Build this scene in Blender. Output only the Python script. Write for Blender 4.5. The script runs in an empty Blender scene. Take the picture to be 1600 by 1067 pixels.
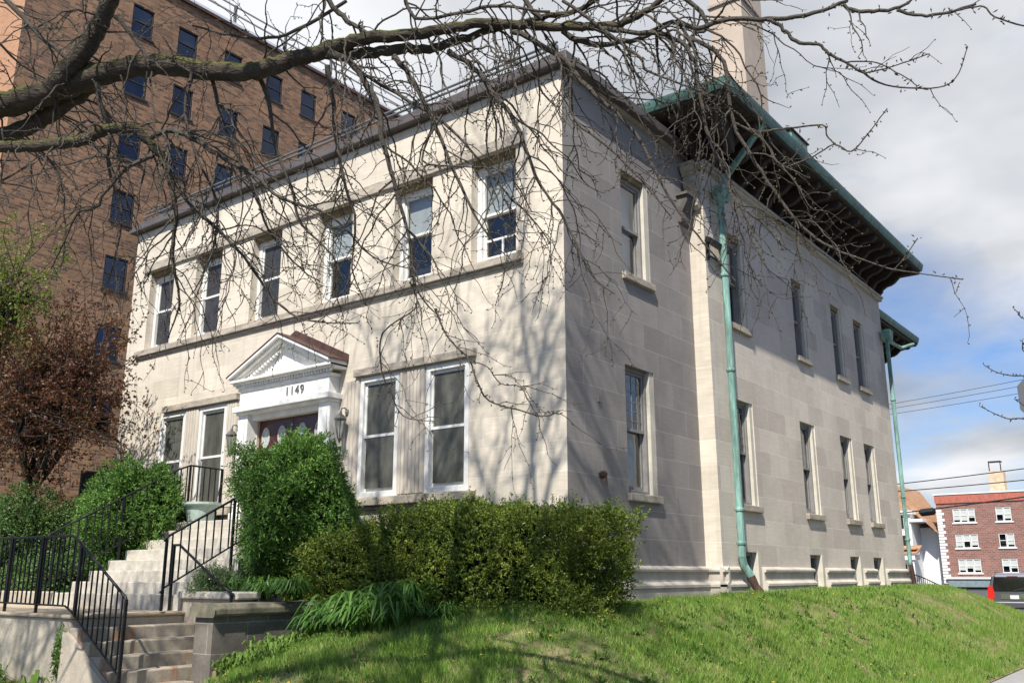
import bpy, math, random
import numpy as np
from mathutils import Vector, Matrix
D=bpy.data; SC=bpy.context.scene; COL=SC.collection
random.seed(7); RNG=np.random.default_rng(7)
R=math.radians
# ------------------------------------------------------------------ camera
cam=D.objects.new('camera',D.cameras.new('camera')); COL.objects.link(cam)
rt=Vector((0.79311511,0.60907013,-0.00141389)); up=Vector((0.15092822,-0.19428471,0.96926473)); fw=Vector((-0.5900755,0.7689519,0.24601601))
m=Matrix.Identity(4)
for i in range(3):
    m[i][0]=rt[i]; m[i][1]=up[i]; m[i][2]=-fw[i]
m.translation=(7.207,-10.657,1.65)
cam.matrix_world=m; cam.data.sensor_width=36; cam.data.lens=1434.85/1600*36
cam.data.clip_start=.05; cam.data.clip_end=3000
SC.camera=cam
# ------------------------------------------------------------------ sky, sun, exposure
SUNV=Vector((.30,-.80,1.0)).normalized()          # towards the sun
elev=math.asin(SUNV.z); azim=math.atan2(SUNV.x,SUNV.y)
W=D.worlds.new('World'); SC.world=W; W.use_nodes=True
nt=W.node_tree; nt.nodes.clear()
def N(nt,t,**k):
    n=nt.nodes.new(t)
    for a,v in k.items():
        if a=='inp':
            for i,x in v.items(): n.inputs[i].default_value=x
        else: setattr(n,a,v)
    return n
out=N(nt,'ShaderNodeOutputWorld'); bg=N(nt,'ShaderNodeBackground'); bg.inputs[1].default_value=.092
sky=N(nt,'ShaderNodeTexSky',sky_type='NISHITA',sun_disc=False,sun_elevation=elev,sun_rotation=azim,air_density=1.0,dust_density=.6,ozone_density=2.0)
tc=N(nt,'ShaderNodeTexCoord'); sep=N(nt,'ShaderNodeSeparateXYZ'); nt.links.new(tc.outputs['Generated'],sep.inputs[0])
zz=N(nt,'ShaderNodeMath',operation='ADD',inp={1:.18}); nt.links.new(sep.outputs[2],zz.inputs[0])
dx=N(nt,'ShaderNodeMath',operation='DIVIDE'); dy=N(nt,'ShaderNodeMath',operation='DIVIDE')
nt.links.new(sep.outputs[0],dx.inputs[0]); nt.links.new(zz.outputs[0],dx.inputs[1]); nt.links.new(sep.outputs[1],dy.inputs[0]); nt.links.new(zz.outputs[0],dy.inputs[1])
cb=N(nt,'ShaderNodeCombineXYZ'); nt.links.new(dx.outputs[0],cb.inputs[0]); nt.links.new(dy.outputs[0],cb.inputs[1])
off=N(nt,'ShaderNodeVectorMath',operation='ADD',inp={1:(14,15,1)}); nt.links.new(cb.outputs[0],off.inputs[0])
n1=N(nt,'ShaderNodeTexNoise',inp={'Scale':.85,'Detail':7,'Roughness':.55,'Distortion':.25}); nt.links.new(off.outputs[0],n1.inputs['Vector'])
# more cover overhead, more blue low down
cov=N(nt,'ShaderNodeMapRange',inp={'From Min':.0,'From Max':.5,'To Min':-.02,'To Max':.2}); nt.links.new(sep.outputs[2],cov.inputs[0])
ad=N(nt,'ShaderNodeMath',operation='ADD'); nt.links.new(n1.outputs[0],ad.inputs[0]); nt.links.new(cov.outputs[0],ad.inputs[1])
cr=N(nt,'ShaderNodeValToRGB'); cr.color_ramp.elements[0].position=.43; cr.color_ramp.elements[1].position=.60; vd=N(nt,'ShaderNodeVectorMath',operation='DOT_PRODUCT',inp={1:(-.609,.793,0)}); nt.links.new(tc.outputs['Generated'],vd.inputs[0])
cl=N(nt,'ShaderNodeMapRange',inp={'From Min':-.15,'From Max':.35,'To Min':-.3,'To Max':0}); nt.links.new(vd.outputs['Value'],cl.inputs[0])   # the clouds stand in the north west, the rest of the sky is clearing
ad2=N(nt,'ShaderNodeMath',operation='ADD'); nt.links.new(ad.outputs[0],ad2.inputs[0]); nt.links.new(cl.outputs[0],ad2.inputs[1])
nt.links.new(ad2.outputs[0],cr.inputs[0])
n2=N(nt,'ShaderNodeTexNoise',inp={'Scale':1.3,'Detail':5,'Roughness':.5}); 
off2=N(nt,'ShaderNodeVectorMath',operation='ADD',inp={1:(11.3,2.2,1.0)}); nt.links.new(cb.outputs[0],off2.inputs[0]); nt.links.new(off2.outputs[0],n2.inputs['Vector'])
cc=N(nt,'ShaderNodeValToRGB'); e=cc.color_ramp.elements; e[0].position=.36; e[0].color=(2.9,3.15,3.55,1); e[1].position=.66; e[1].color=(6.8,6.9,7.1,1); nt.links.new(n2.outputs[0],cc.inputs[0])  # cloud lighting painted in: grey for shaded parts, near white for lit ones
mx=N(nt,'ShaderNodeMixRGB'); nt.links.new(cr.outputs[0],mx.inputs[0]); 
sk=N(nt,'ShaderNodeMixRGB',blend_type='MULTIPLY',inp={0:1.0,2:(.72,.82,1.02,1)}); nt.links.new(sky.outputs[0],sk.inputs[1])
nt.links.new(sk.outputs[0],mx.inputs[1]); nt.links.new(cc.outputs[0],mx.inputs[2]); nt.links.new(mx.outputs[0],bg.inputs[0]); nt.links.new(bg.outputs[0],out.inputs[0])
sl=D.lights.new('sun','SUN'); sl.energy=5.0; sl.angle=R(.53); sl.color=(1,.95,.87)
sun=D.objects.new('sun',sl); COL.objects.link(sun); sun.rotation_euler=(-SUNV).to_track_quat('-Z','Y').to_euler(); sun.location=(5,-12,20)
vs=SC.view_settings; vs.view_transform='Standard'; vs.look='None'; vs.gamma=1; vs.use_curve_mapping=False; vs.exposure=.62
SC.cycles.max_bounces=8; SC.cycles.transparent_max_bounces=12

# ------------------------------------------------------------------ helpers
def mesh_obj(name,V,F,mat=None,parent=None,smooth=False,kind=None,label=None):
    me=D.meshes.new(name)
    if isinstance(V,np.ndarray) and isinstance(F,np.ndarray):
        nv,nf,k=len(V),len(F),F.shape[1]
        me.vertices.add(nv); me.vertices.foreach_set('co',V.astype(np.float32).ravel())
        me.loops.add(nf*k); me.loops.foreach_set('vertex_index',F.astype(np.int32).ravel())
        me.polygons.add(nf); me.polygons.foreach_set('loop_start',np.arange(0,nf*k,k,dtype=np.int32)); me.polygons.foreach_set('loop_total',np.full(nf,k,dtype=np.int32))
        me.update(calc_edges=True); me.validate()
    else:
        me.from_pydata([tuple(v) for v in V],[],[tuple(f) for f in F]); me.update()
    if smooth: me.polygons.foreach_set('use_smooth',[True]*len(me.polygons))
    o=D.objects.new(name,me); COL.objects.link(o)
    if mat: me.materials.append(mat)
    if parent is not None:
        o.parent=parent; o.matrix_parent_inverse=WM[parent.name].inverted() if parent.name in WM else Matrix.Identity(4)
    if kind: o['kind']=kind
    if label: o['label']=label
    return o
WM={}
def thing(name,label,cat,loc=(0,0,0),group=None,kind=None):
    o=D.objects.new(name,None); COL.objects.link(o); o.location=loc; o.empty_display_size=.2
    WM[o.name]=Matrix.Translation(Vector(loc))
    return tag(o,label,cat,group,kind)
def tag(o,label,cat,group=None,kind=None):
    o['label']=label; o['category']=cat
    if group: o['group']=group
    if kind: o['kind']=kind
    return o
class MB:
    def __init__(s): s.V=[]; s.F=[]
    def add(s,V,F):
        b=len(s.V); s.V+= [tuple(v) for v in V]; s.F+=[tuple(b+i for i in f) for f in F]; return s
    def box(s,a,b):
        x0,x1=sorted((a[0],b[0])); y0,y1=sorted((a[1],b[1])); z0,z1=sorted((a[2],b[2]))
        return s.add([(x0,y0,z0),(x1,y0,z0),(x1,y1,z0),(x0,y1,z0),(x0,y0,z1),(x1,y0,z1),(x1,y1,z1),(x0,y1,z1)],
          [(0,3,2,1),(4,5,6,7),(0,1,5,4),(1,2,6,5),(2,3,7,6),(3,0,4,7)])
    def quad(s,a,b,c,d): return s.add([a,b,c,d],[(0,1,2,3)])
    def prism(s,prof,fn,t0,t1):      # prof list of (a,b); fn(a,b,t)->xyz
        n=len(prof); V=[fn(a,b,t0) for a,b in prof]+[fn(a,b,t1) for a,b in prof]
        return s.add(V,[tuple(range(n)),tuple(range(2*n-1,n-1,-1))]+[(i,(i+1)%n,n+(i+1)%n,n+i) for i in range(n)])
    def tube(s,P,r,n=8,cap=True):
        V,F=tube(P,r if isinstance(r,(list,tuple,np.ndarray)) else [r]*len(P),n)
        b=len(s.V); s.V+=[tuple(v) for v in V]; s.F+=[tuple(b+i for i in f) for f in F]
        if cap:
            s.F.append(tuple(b+i for i in range(n))[::-1]); s.F.append(tuple(b+len(V)-n+i for i in range(n)))
        return s
    def lathe(s,c,prof,n=20,ax=2):
        V=[];F=[]
        for r,z in prof:
            for i in range(n):
                a=2*math.pi*i/n; v=[r*math.cos(a),r*math.sin(a),z]
                V.append((c[0]+v[0],c[1]+v[1],c[2]+v[2]))
        for k in range(len(prof)-1):
            for i in range(n): F.append((k*n+i,k*n+(i+1)%n,(k+1)*n+(i+1)%n,(k+1)*n+i))
        F.append(tuple(range(n))[::-1]); F.append(tuple((len(prof)-1)*n+i for i in range(n)))
        return s.add(V,F)
    def build(s,name,mat,parent=None,smooth=False,bevel=0,**k):
        o=mesh_obj(name,s.V,s.F,mat,parent,smooth,**k)
        if bevel:
            md=o.modifiers.new('bevel','BEVEL'); md.width=bevel; md.segments=2; md.limit_method='ANGLE'; md.angle_limit=R(40)
        return o
def tube(P,rad,n=6,lump=0):
    P=np.asarray(P,float); k=len(P)
    T=np.gradient(P,axis=0); T/=np.linalg.norm(T,axis=1)[:,None]+1e-12
    a=np.cross(T[0],(0,0,1.)); 
    if np.linalg.norm(a)<1e-3: a=np.array((1.,0,0))
    a/=np.linalg.norm(a); V=np.zeros((k,n,3)); ang=np.arange(n)*2*math.pi/n; c,s_=np.cos(ang),np.sin(ang)
    for i in range(k):
        a=a-T[i]*(a@T[i]); a/=np.linalg.norm(a)+1e-12; b=np.cross(T[i],a)
        r=rad[i]*(1+(RNG.normal(0,lump,n) if lump else 0))
        V[i]=P[i]+(r*c)[:,None]*a+(r*s_)[:,None]*b
    idx=np.arange(k*n).reshape(k,n); F=np.stack([idx[:-1],np.roll(idx,-1,1)[:-1],np.roll(idx,-1,1)[1:],idx[1:]],-1).reshape(-1,4)
    return V.reshape(-1,3),F
class TB:   # numpy tube collector
    def __init__(s): s.V=[];s.F=[];s.n=0
    def add(s,V,F): s.V.append(V); s.F.append(F+s.n); s.n+=len(V)
    def tube(s,P,rad,n=4,lump=0): s.add(*tube(P,rad,n,lump))
    def build(s,name,mat,parent=None,smooth=True,**k):
        return mesh_obj(name,np.concatenate(s.V),np.concatenate(s.F),mat,parent,smooth,**k)
def catmull(P,rad,sub):
    P=np.asarray(P,float); rad=np.asarray(rad,float); Q=[];q=[]
    for i in range(len(P)-1):
        p0=P[max(i-1,0)];p1=P[i];p2=P[i+1];p3=P[min(i+2,len(P)-1)]
        for k in range(sub):
            t=k/sub; Q.append(.5*((2*p1)+(-p0+p2)*t+(2*p0-5*p1+4*p2-p3)*t*t+(-p0+3*p1-3*p2+p3)*t**3)); q.append(rad[i]*(1-t)+rad[i+1]*t)
    Q.append(P[-1]); q.append(rad[-1]); return np.array(Q),np.array(q)

# ------------------------------------------------------------------ materials
def mat(name,col=(.5,.5,.5),rough=.7,metal=0,bump=0,bscale=40,var=.0,vscale=3,spec=.5,stretch=(1,1,1),coat=0):
    M=D.materials.new(name); M.use_nodes=True; t=M.node_tree; b=t.nodes['Principled BSDF']
    b.inputs['Base Color'].default_value=(*col,1); b.inputs['Roughness'].default_value=rough; b.inputs['Metallic'].default_value=metal
    b.inputs['Specular IOR Level'].default_value=spec; b.inputs['Coat Weight'].default_value=coat
    c=N(t,'ShaderNodeTexCoord'); mp=N(t,'ShaderNodeMapping'); mp.inputs['Scale'].default_value=stretch; t.links.new(c.outputs['Object'],mp.inputs[0])
    if var:
        n=N(t,'ShaderNodeTexNoise',inp={'Scale':vscale,'Detail':6,'Roughness':.65}); t.links.new(mp.outputs[0],n.inputs['Vector'])
        r=N(t,'ShaderNodeMapRange',inp={'From Min':.3,'From Max':.7,'To Min':1-var,'To Max':1+var}); t.links.new(n.outputs[0],r.inputs[0])
        x=N(t,'ShaderNodeVectorMath',operation='SCALE',inp={0:col}); t.links.new(r.outputs[0],x.inputs['Scale']); t.links.new(x.outputs[0],b.inputs['Base Color'])
    if bump:
        n=N(t,'ShaderNodeTexNoise',inp={'Scale':bscale,'Detail':4}); t.links.new(mp.outputs[0],n.inputs['Vector'])
        k=N(t,'ShaderNodeBump',inp={'Strength':bump,'Distance':.01}); t.links.new(n.outputs[0],k.inputs['Height']); t.links.new(k.outputs[0],b.inputs['Normal'])
    return M
def brickmat(name,c1,c2,mortar,bw,bh,ms,var=.25,vscale=1.2,stain=.2,rough=.85,bump=.4,off=.5,bias=0,grain=(1,1,1),gs=30,third=None,streak=.0,flat=False,mid=None):
    M=D.materials.new(name); M.use_nodes=True; t=M.node_tree; b=t.nodes['Principled BSDF']; b.inputs['Roughness'].default_value=rough; b.inputs['Specular IOR Level'].default_value=.25
    L=t.links.new
    c=N(t,'ShaderNodeTexCoord'); s=N(t,'ShaderNodeSeparateXYZ'); L(c.outputs['Object'],s.inputs[0])
    u=N(t,'ShaderNodeMath',operation='ADD'); L(s.outputs[0],u.inputs[0]); L(s.outputs[1],u.inputs[1])
    v=N(t,'ShaderNodeCombineXYZ'); L(u.outputs[0],v.inputs[0]); L(s.outputs[2],v.inputs[1])
    br=N(t,'ShaderNodeTexBrick',offset=off,inp={'Color1':(*c1,1),'Color2':(*c2,1),'Mortar':(*mortar,1),'Scale':1.0,'Mortar Size':ms,'Mortar Smooth':.3,'Bias':bias,'Brick Width':bw,'Row Height':bh}); L(v.outputs[0],br.inputs['Vector'])
    base=br.outputs['Color']
    # large soft variation
    n=N(t,'ShaderNodeTexNoise',inp={'Scale':vscale,'Detail':7,'Roughness':.65}); L(c.outputs['Object'],n.inputs['Vector'])
    r=N(t,'ShaderNodeMapRange',inp={'From Min':.3,'From Max':.7,'To Min':1-var,'To Max':1+var*.6}); L(n.outputs[0],r.inputs[0])
    x=N(t,'ShaderNodeVectorMath',operation='SCALE'); L(base,x.inputs[0]); L(r.outputs[0],x.inputs['Scale']); last=x.outputs[0]
    # grain (stretched)
    mp=N(t,'ShaderNodeMapping'); mp.inputs['Scale'].default_value=grain; L(c.outputs['Object'],mp.inputs[0])
    g=N(t,'ShaderNodeTexNoise',inp={'Scale':gs,'Detail':5,'Roughness':.7}); L(mp.outputs[0],g.inputs['Vector'])
    r2=N(t,'ShaderNodeMapRange',inp={'From Min':.3,'From Max':.7,'To Min':1-stain,'To Max':1+stain*.7}); L(g.outputs[0],r2.inputs[0])
    x2=N(t,'ShaderNodeVectorMath',operation='SCALE'); L(last,x2.inputs[0]); L(r2.outputs[0],x2.inputs['Scale']); last=x2.outputs[0]
    if streak:   # vertical weather streaks
        mp3=N(t,'ShaderNodeMapping'); mp3.inputs['Scale'].default_value=(6,6,.35); L(c.outputs['Object'],mp3.inputs[0])
        g3=N(t,'ShaderNodeTexNoise',inp={'Scale':1.0,'Detail':5,'Roughness':.6}); L(mp3.outputs[0],g3.inputs['Vector'])
        r3=N(t,'ShaderNodeMapRange',inp={'From Min':.52,'From Max':.74,'To Min':0,'To Max':streak}); L(g3.outputs[0],r3.inputs[0])
        mx=N(t,'ShaderNodeMixRGB',inp={2:(.13,.12,.1,1)}); L(r3.outputs[0],mx.inputs[0]); L(last,mx.inputs[1]); last=mx.outputs[0]
    L(last,b.inputs['Base Color'])
    hi=N(t,'ShaderNodeMath',operation='MULTIPLY_ADD',inp={1:-1.0,2:1.0}); L(br.outputs['Fac'],hi.inputs[0])
    h2=N(t,'ShaderNodeMath',operation='MULTIPLY_ADD',inp={1:.25}); L(g.outputs[0],h2.inputs[0]); L(hi.outputs[0],h2.inputs[2])
    k=N(t,'ShaderNodeBump',inp={'Strength':bump,'Distance':.006}); L(h2.outputs[0],k.inputs['Height']); L(k.outputs[0],b.inputs['Normal'])
    return M
def leafmat(name,cols,rough=.5,trans=.3,spec=.4,nscale=1.5):
    M=D.materials.new(name); M.use_nodes=True; t=M.node_tree; b=t.nodes['Principled BSDF']; o=t.nodes['Material Output']; L=t.links.new
    g=N(t,'ShaderNodeNewGeometry'); cr=N(t,'ShaderNodeValToRGB'); cr.color_ramp.interpolation='LINEAR'
    c=N(t,'ShaderNodeTexCoord'); n=N(t,'ShaderNodeTexNoise',inp={'Scale':nscale,'Detail':3}); L(c.outputs['Object'],n.inputs['Vector'])
    mm=N(t,'ShaderNodeMath',operation='MULTIPLY_ADD',inp={1:.6}); L(g.outputs['Random Per Island'],mm.inputs[0]); 
    m2=N(t,'ShaderNodeMath',operation='MULTIPLY_ADD',inp={1:.9,2:-.25}); L(n.outputs[0],m2.inputs[0]); L(m2.outputs[0],mm.inputs[2])
    L(mm.outputs[0],cr.inputs[0])
    els=cr.color_ramp.elements
    for i,cl in enumerate(cols):
        p=i/(len(cols)-1)
        if i==0: els[0].color=(*cl,1)
        elif i==len(cols)-1: els[-1].color=(*cl,1)
        else: els.new(p).color=(*cl,1)
    L(cr.outputs[0],b.inputs['Base Color']); b.inputs['Roughness'].default_value=rough; b.inputs['Specular IOR Level'].default_value=spec
    tr=N(t,'ShaderNodeBsdfTranslucent'); ms=N(t,'ShaderNodeMixShader',inp={0:trans}); L(cr.outputs[0],tr.inputs[0]); L(b.outputs[0],ms.inputs[1]); L(tr.outputs[0],ms.inputs[2]); L(ms.outputs[0],o.inputs[0])
    return M
def glassmat(name,tint=(.75,.8,.8),gl=.0,ripple=.15,rs=2.5,gc=(1,1,1)):
    M=D.materials.new(name); M.use_nodes=True; t=M.node_tree; o=t.nodes['Material Output']; L=t.links.new
    t.nodes.remove(t.nodes['Principled BSDF'])
    tr=N(t,'ShaderNodeBsdfTransparent',inp={0:(*tint,1)}); gs=N(t,'ShaderNodeBsdfGlossy',inp={0:(*gc,1),'Roughness':.02})
    f=N(t,'ShaderNodeFresnel',inp={0:1.6}); ge=N(t,'ShaderNodeNewGeometry'); io=N(t,'ShaderNodeMath',operation='MULTIPLY_ADD',inp={1:-.975,2:1.6}); L(ge.outputs['Backfacing'],io.inputs[0]); L(io.outputs[0],f.inputs[0]); a=N(t,'ShaderNodeMath',operation='ADD',inp={1:gl}); L(f.outputs[0],a.inputs[0])
    c=N(t,'ShaderNodeTexCoord'); n=N(t,'ShaderNodeTexNoise',inp={'Scale':rs,'Detail':1}); L(c.outputs['Object'],n.inputs['Vector'])
    k=N(t,'ShaderNodeBump',inp={'Strength':ripple,'Distance':.05}); L(n.outputs[0],k.inputs['Height']); L(k.outputs[0],gs.inputs['Normal'])
    ms=N(t,'ShaderNodeMixShader'); L(a.outputs[0],ms.inputs[0]); L(tr.outputs[0],ms.inputs[1]); L(gs.outputs[0],ms.inputs[2]); L(ms.outputs[0],o.inputs[0])
    return M
def patina(M,col,amt=.8,scale=4):
    t=M.node_tree; L=t.links.new; b=t.nodes['Principled BSDF']; src=b.inputs['Base Color'].links[0].from_socket
    c=N(t,'ShaderNodeTexCoord'); mp=N(t,'ShaderNodeMapping'); mp.inputs['Scale'].default_value=(2,2,.35); L(c.outputs['Object'],mp.inputs[0])
    n=N(t,'ShaderNodeTexNoise',inp={'Scale':scale,'Detail':7,'Roughness':.7}); L(mp.outputs[0],n.inputs['Vector'])
    r=N(t,'ShaderNodeMapRange',inp={'From Min':.5,'From Max':.68,'To Min':0,'To Max':amt}); L(n.outputs[0],r.inputs[0])
    mx=N(t,'ShaderNodeMixRGB',inp={2:(*col,1)}); L(r.outputs[0],mx.inputs[0]); L(src,mx.inputs[1]); L(mx.outputs[0],b.inputs['Base Color'])
def barkmat(name,c1,c2,moss=0,scale=1):
    M=D.materials.new(name); M.use_nodes=True; t=M.node_tree; b=t.nodes['Principled BSDF']; L=t.links.new; b.inputs['Roughness'].default_value=.9; b.inputs['Specular IOR Level'].default_value=.2
    c=N(t,'ShaderNodeTexCoord'); mp=N(t,'ShaderNodeMapping'); mp.inputs['Scale'].default_value=(1,1,3); L(c.outputs['Object'],mp.inputs[0])
    v=N(t,'ShaderNodeTexVoronoi',feature='DISTANCE_TO_EDGE',inp={'Scale':14*scale}); 
    n=N(t,'ShaderNodeTexNoise',inp={'Scale':9*scale,'Detail':8,'Roughness':.7}); L(mp.outputs[0],n.inputs['Vector'])
    dv=N(t,'ShaderNodeVectorMath',operation='MULTIPLY_ADD',inp={1:(.12,.12,.12)}); L(n.outputs['Color'],dv.inputs[0]); L(mp.outputs[0],dv.inputs[2]); L(dv.outputs[0],v.inputs['Vector'])
    mx=N(t,'ShaderNodeMixRGB',inp={1:(*c1,1),2:(*c2,1)}); L(n.outputs[0],mx.inputs[0]); last=mx.outputs[0]
    if moss:
        g=N(t,'ShaderNodeNewGeometry'); s=N(t,'ShaderNodeSeparateXYZ'); L(g.outputs['Normal'],s.inputs[0])
        n2=N(t,'ShaderNodeTexNoise',inp={'Scale':3.5,'Detail':6}); L(c.outputs['Object'],n2.inputs['Vector'])
        ml=N(t,'ShaderNodeMath',operation='MULTIPLY_ADD',inp={1:.55}); L(s.outputs[2],ml.inputs[0]); L(n2.outputs[0],ml.inputs[2])
        r=N(t,'ShaderNodeMapRange',inp={'From Min':.52,'From Max':.9,'To Min':0,'To Max':moss}); L(ml.outputs[0],r.inputs[0])
        m3=N(t,'ShaderNodeMixRGB',inp={2:(.115,.125,.03,1)}); L(r.outputs[0],m3.inputs[0]); L(last,m3.inputs[1]); last=m3.outputs[0]
    L(last,b.inputs['Base Color'])
    hs=N(t,'ShaderNodeMath',operation='ADD'); L(v.outputs['Distance'],hs.inputs[0]); L(n.outputs[0],hs.inputs[1])
    k=N(t,'ShaderNodeBump',inp={'Strength':1.0,'Distance':.03}); L(hs.outputs[0],k.inputs['Height']); L(k.outputs[0],b.inputs['Normal'])
    return M
LIME=dict(ms=.005,bump=.3,grain=(.6,.6,6),gs=5)
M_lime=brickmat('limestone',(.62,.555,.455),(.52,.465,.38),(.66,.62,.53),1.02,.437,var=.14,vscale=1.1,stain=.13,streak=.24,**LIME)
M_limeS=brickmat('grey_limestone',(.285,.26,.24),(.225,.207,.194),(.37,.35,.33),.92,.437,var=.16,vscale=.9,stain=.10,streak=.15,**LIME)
M_limeM=brickmat('cream_limestone',(.62,.56,.475),(.48,.425,.365),(.67,.63,.55),.92,.437,var=.13,vscale=.9,stain=.10,streak=.12,**LIME)
M_band=mat('weathered_limestone',(.33,.29,.235),.9,bump=.5,bscale=25,var=.4,vscale=4,stretch=(1,1,2.5))
M_trim=mat('limestone_trim',(.46,.42,.36),.85,bump=.3,bscale=30,var=.2,vscale=3)
M_flute=mat('fluted_limestone',(.47,.42,.35),.85,bump=.3,bscale=30,var=.22,vscale=2.2,stretch=(1,1,.5))
M_white=mat('white_paint',(.72,.71,.67),.55,bump=.15,bscale=40,var=.16,vscale=4,stretch=(1,1,.4))
M_wframe=mat('white_window_frame',(.64,.635,.60),.5,var=.06,vscale=5)
M_gframe=mat('grey_window_frame',(.2,.19,.18),.55,var=.15,vscale=6)
M_cream=mat('cream_jamb',(.5,.47,.39),.7,var=.12,vscale=6)
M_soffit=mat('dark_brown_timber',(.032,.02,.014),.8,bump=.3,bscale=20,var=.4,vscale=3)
M_fascia=mat('brown_grey_metal',(.10,.085,.08),.5,metal=.2,var=.25,vscale=3)
M_gutter=mat('dark_verdigris',(.075,.16,.135),.5,metal=.2,bump=.15,bscale=30,var=.45,vscale=2.5)
M_copper=mat('verdigris_copper',(.17,.31,.265),.65,metal=.1,bump=.5,bscale=18,var=.6,vscale=5,stretch=(1.5,1.5,.25))
M_copperD=mat('dull_copper',(.10,.055,.045),.5,metal=.4,var=.3,vscale=5)
patina(M_copper,(.06,.075,.06),.75,3.5); patina(M_gutter,(.035,.03,.022),.85,2.5)
M_tile=mat('roof_tile',(.12,.075,.055),.85,bump=.5,bscale=12,var=.3,vscale=4)
M_dark=mat('dark_interior',(.012,.013,.015),.9)
M_shade=mat('roller_shade',(.33,.35,.34),.8,var=.08,vscale=8)
M_curtain=mat('dim_curtain',(.20,.18,.14),.9,var=.25,vscale=4,stretch=(4,4,.5))
M_screen=mat('insect_screen',(.075,.075,.062),.5,var=.55,vscale=2.6,spec=.4,stretch=(1.6,1.6,.5))
M_screenD=mat('dark_insect_screen',(.03,.03,.034),.45,var=.5,vscale=3,spec=.4)
M_glass=glassmat('window_glass',(.6,.66,.68),.03,.35)
M_glassB=glassmat('window_glass_bright',(.6,.66,.68),.14,.3,gc=(.8,.8,.78))
M_glassA=glassmat('apartment_glass',(.3,.34,.4),.10,.25,1.2,gc=(.38,.45,.62))
M_glassC=glassmat('blind_glass',(.88,.9,.9),.03,.2)
M_door=mat('dark_red_door',(.055,.012,.012),.35,var=.1,vscale=5,coat=.3)
M_pewter=mat('pewter',(.13,.13,.125),.45,metal=.5)
M_iron=mat('black_iron',(.009,.009,.010),.5,metal=.1,spec=.35)
M_conc=mat('pale_concrete',(.37,.325,.255),.9,bump=.5,bscale=35,var=.25,vscale=3)
M_sand=brickmat('grey_sandstone',(.17,.15,.125),(.14,.125,.11),(.3,.27,.23),.62,.36,.006,var=.3,vscale=3,stain=.15,rough=.9,bump=.4,gs=20)
M_bark=barkmat('mossy_bark',(.022,.018,.014),(.16,.13,.095),moss=.85)
M_twig=barkmat('twig_bark',(.06,.05,.042),(.26,.23,.19),scale=2)
M_bark2=barkmat('dark_bark',(.03,.024,.02),(.10,.08,.06),scale=1.5)
M_bud=leafmat('leaf_bud',[(.05,.04,.03),(.09,.07,.045),(.16,.15,.06)],trans=.1)
M_brick=brickmat('brown_brick',(.34,.185,.10),(.13,.073,.05),(.25,.20,.16),.34,.112,.011,var=.2,vscale=.3,stain=.3,gs=6,grain=(1,1,3),bump=.3,bias=-.05)
M_brick2=brickmat('red_brick',(.27,.13,.10),(.17,.09,.075),(.34,.25,.21),.5,.2,.016,var=.12,vscale=.5,stain=.12,gs=6,bump=.2)
def ironrust(): 
    M=D.materials.new('step_stone'); M.use_nodes=True; t=M.node_tree; b=t.nodes['Principled BSDF']; L=t.links.new; b.inputs['Roughness'].default_value=.9; b.inputs['Specular IOR Level'].default_value=.2
    c=N(t,'ShaderNodeTexCoord'); n=N(t,'ShaderNodeTexNoise',inp={'Scale':4,'Detail':7,'Roughness':.7}); L(c.outputs['Object'],n.inputs['Vector'])
    r=N(t,'ShaderNodeValToRGB'); e=r.color_ramp.elements; e[0].position=.3; e[0].color=(.31,.285,.24,1); e[1].position=.7; e[1].color=(.55,.51,.43,1); L(n.outputs[0],r.inputs[0])
    n2=N(t,'ShaderNodeTexNoise',inp={'Scale':1.5,'Detail':5,'Roughness':.7}); 
    mp=N(t,'ShaderNodeMapping'); mp.inputs['Scale'].default_value=(2.2,2.2,.5); L(c.outputs['Object'],mp.inputs[0]); L(mp.outputs[0],n2.inputs['Vector'])
    r2=N(t,'ShaderNodeMapRange',inp={'From Min':.62,'From Max':.74,'To Min':0,'To Max':.75}); L(n2.outputs[0],r2.inputs[0])
    mx=N(t,'ShaderNodeMixRGB',inp={2:(.32,.13,.05,1)}); L(r2.outputs[0],mx.inputs[0]); L(r.outputs[0],mx.inputs[1]); L(mx.outputs[0],b.inputs['Base Color'])
    n3=N(t,'ShaderNodeTexNoise',inp={'Scale':45,'Detail':5}); L(c.outputs['Object'],n3.inputs['Vector'])
    k=N(t,'ShaderNodeBump',inp={'Strength':.5,'Distance':.008}); L(n3.outputs[0],k.inputs['Height']); L(k.outputs[0],b.inputs['Normal'])
    return M
M_step=ironrust()
M_step2=M_step.copy(); M_step2.name='worn_step_stone'
for n_ in M_step2.node_tree.nodes:
    if n_.type=='VALTORGB': n_.color_ramp.elements[0].color=(.20,.175,.14,1); n_.color_ramp.elements[1].color=(.42,.37,.29,1)
    if n_.type=='MAP_RANGE': n_.inputs['From Min'].default_value=.56; n_.inputs['From Max'].default_value=.68
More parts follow.
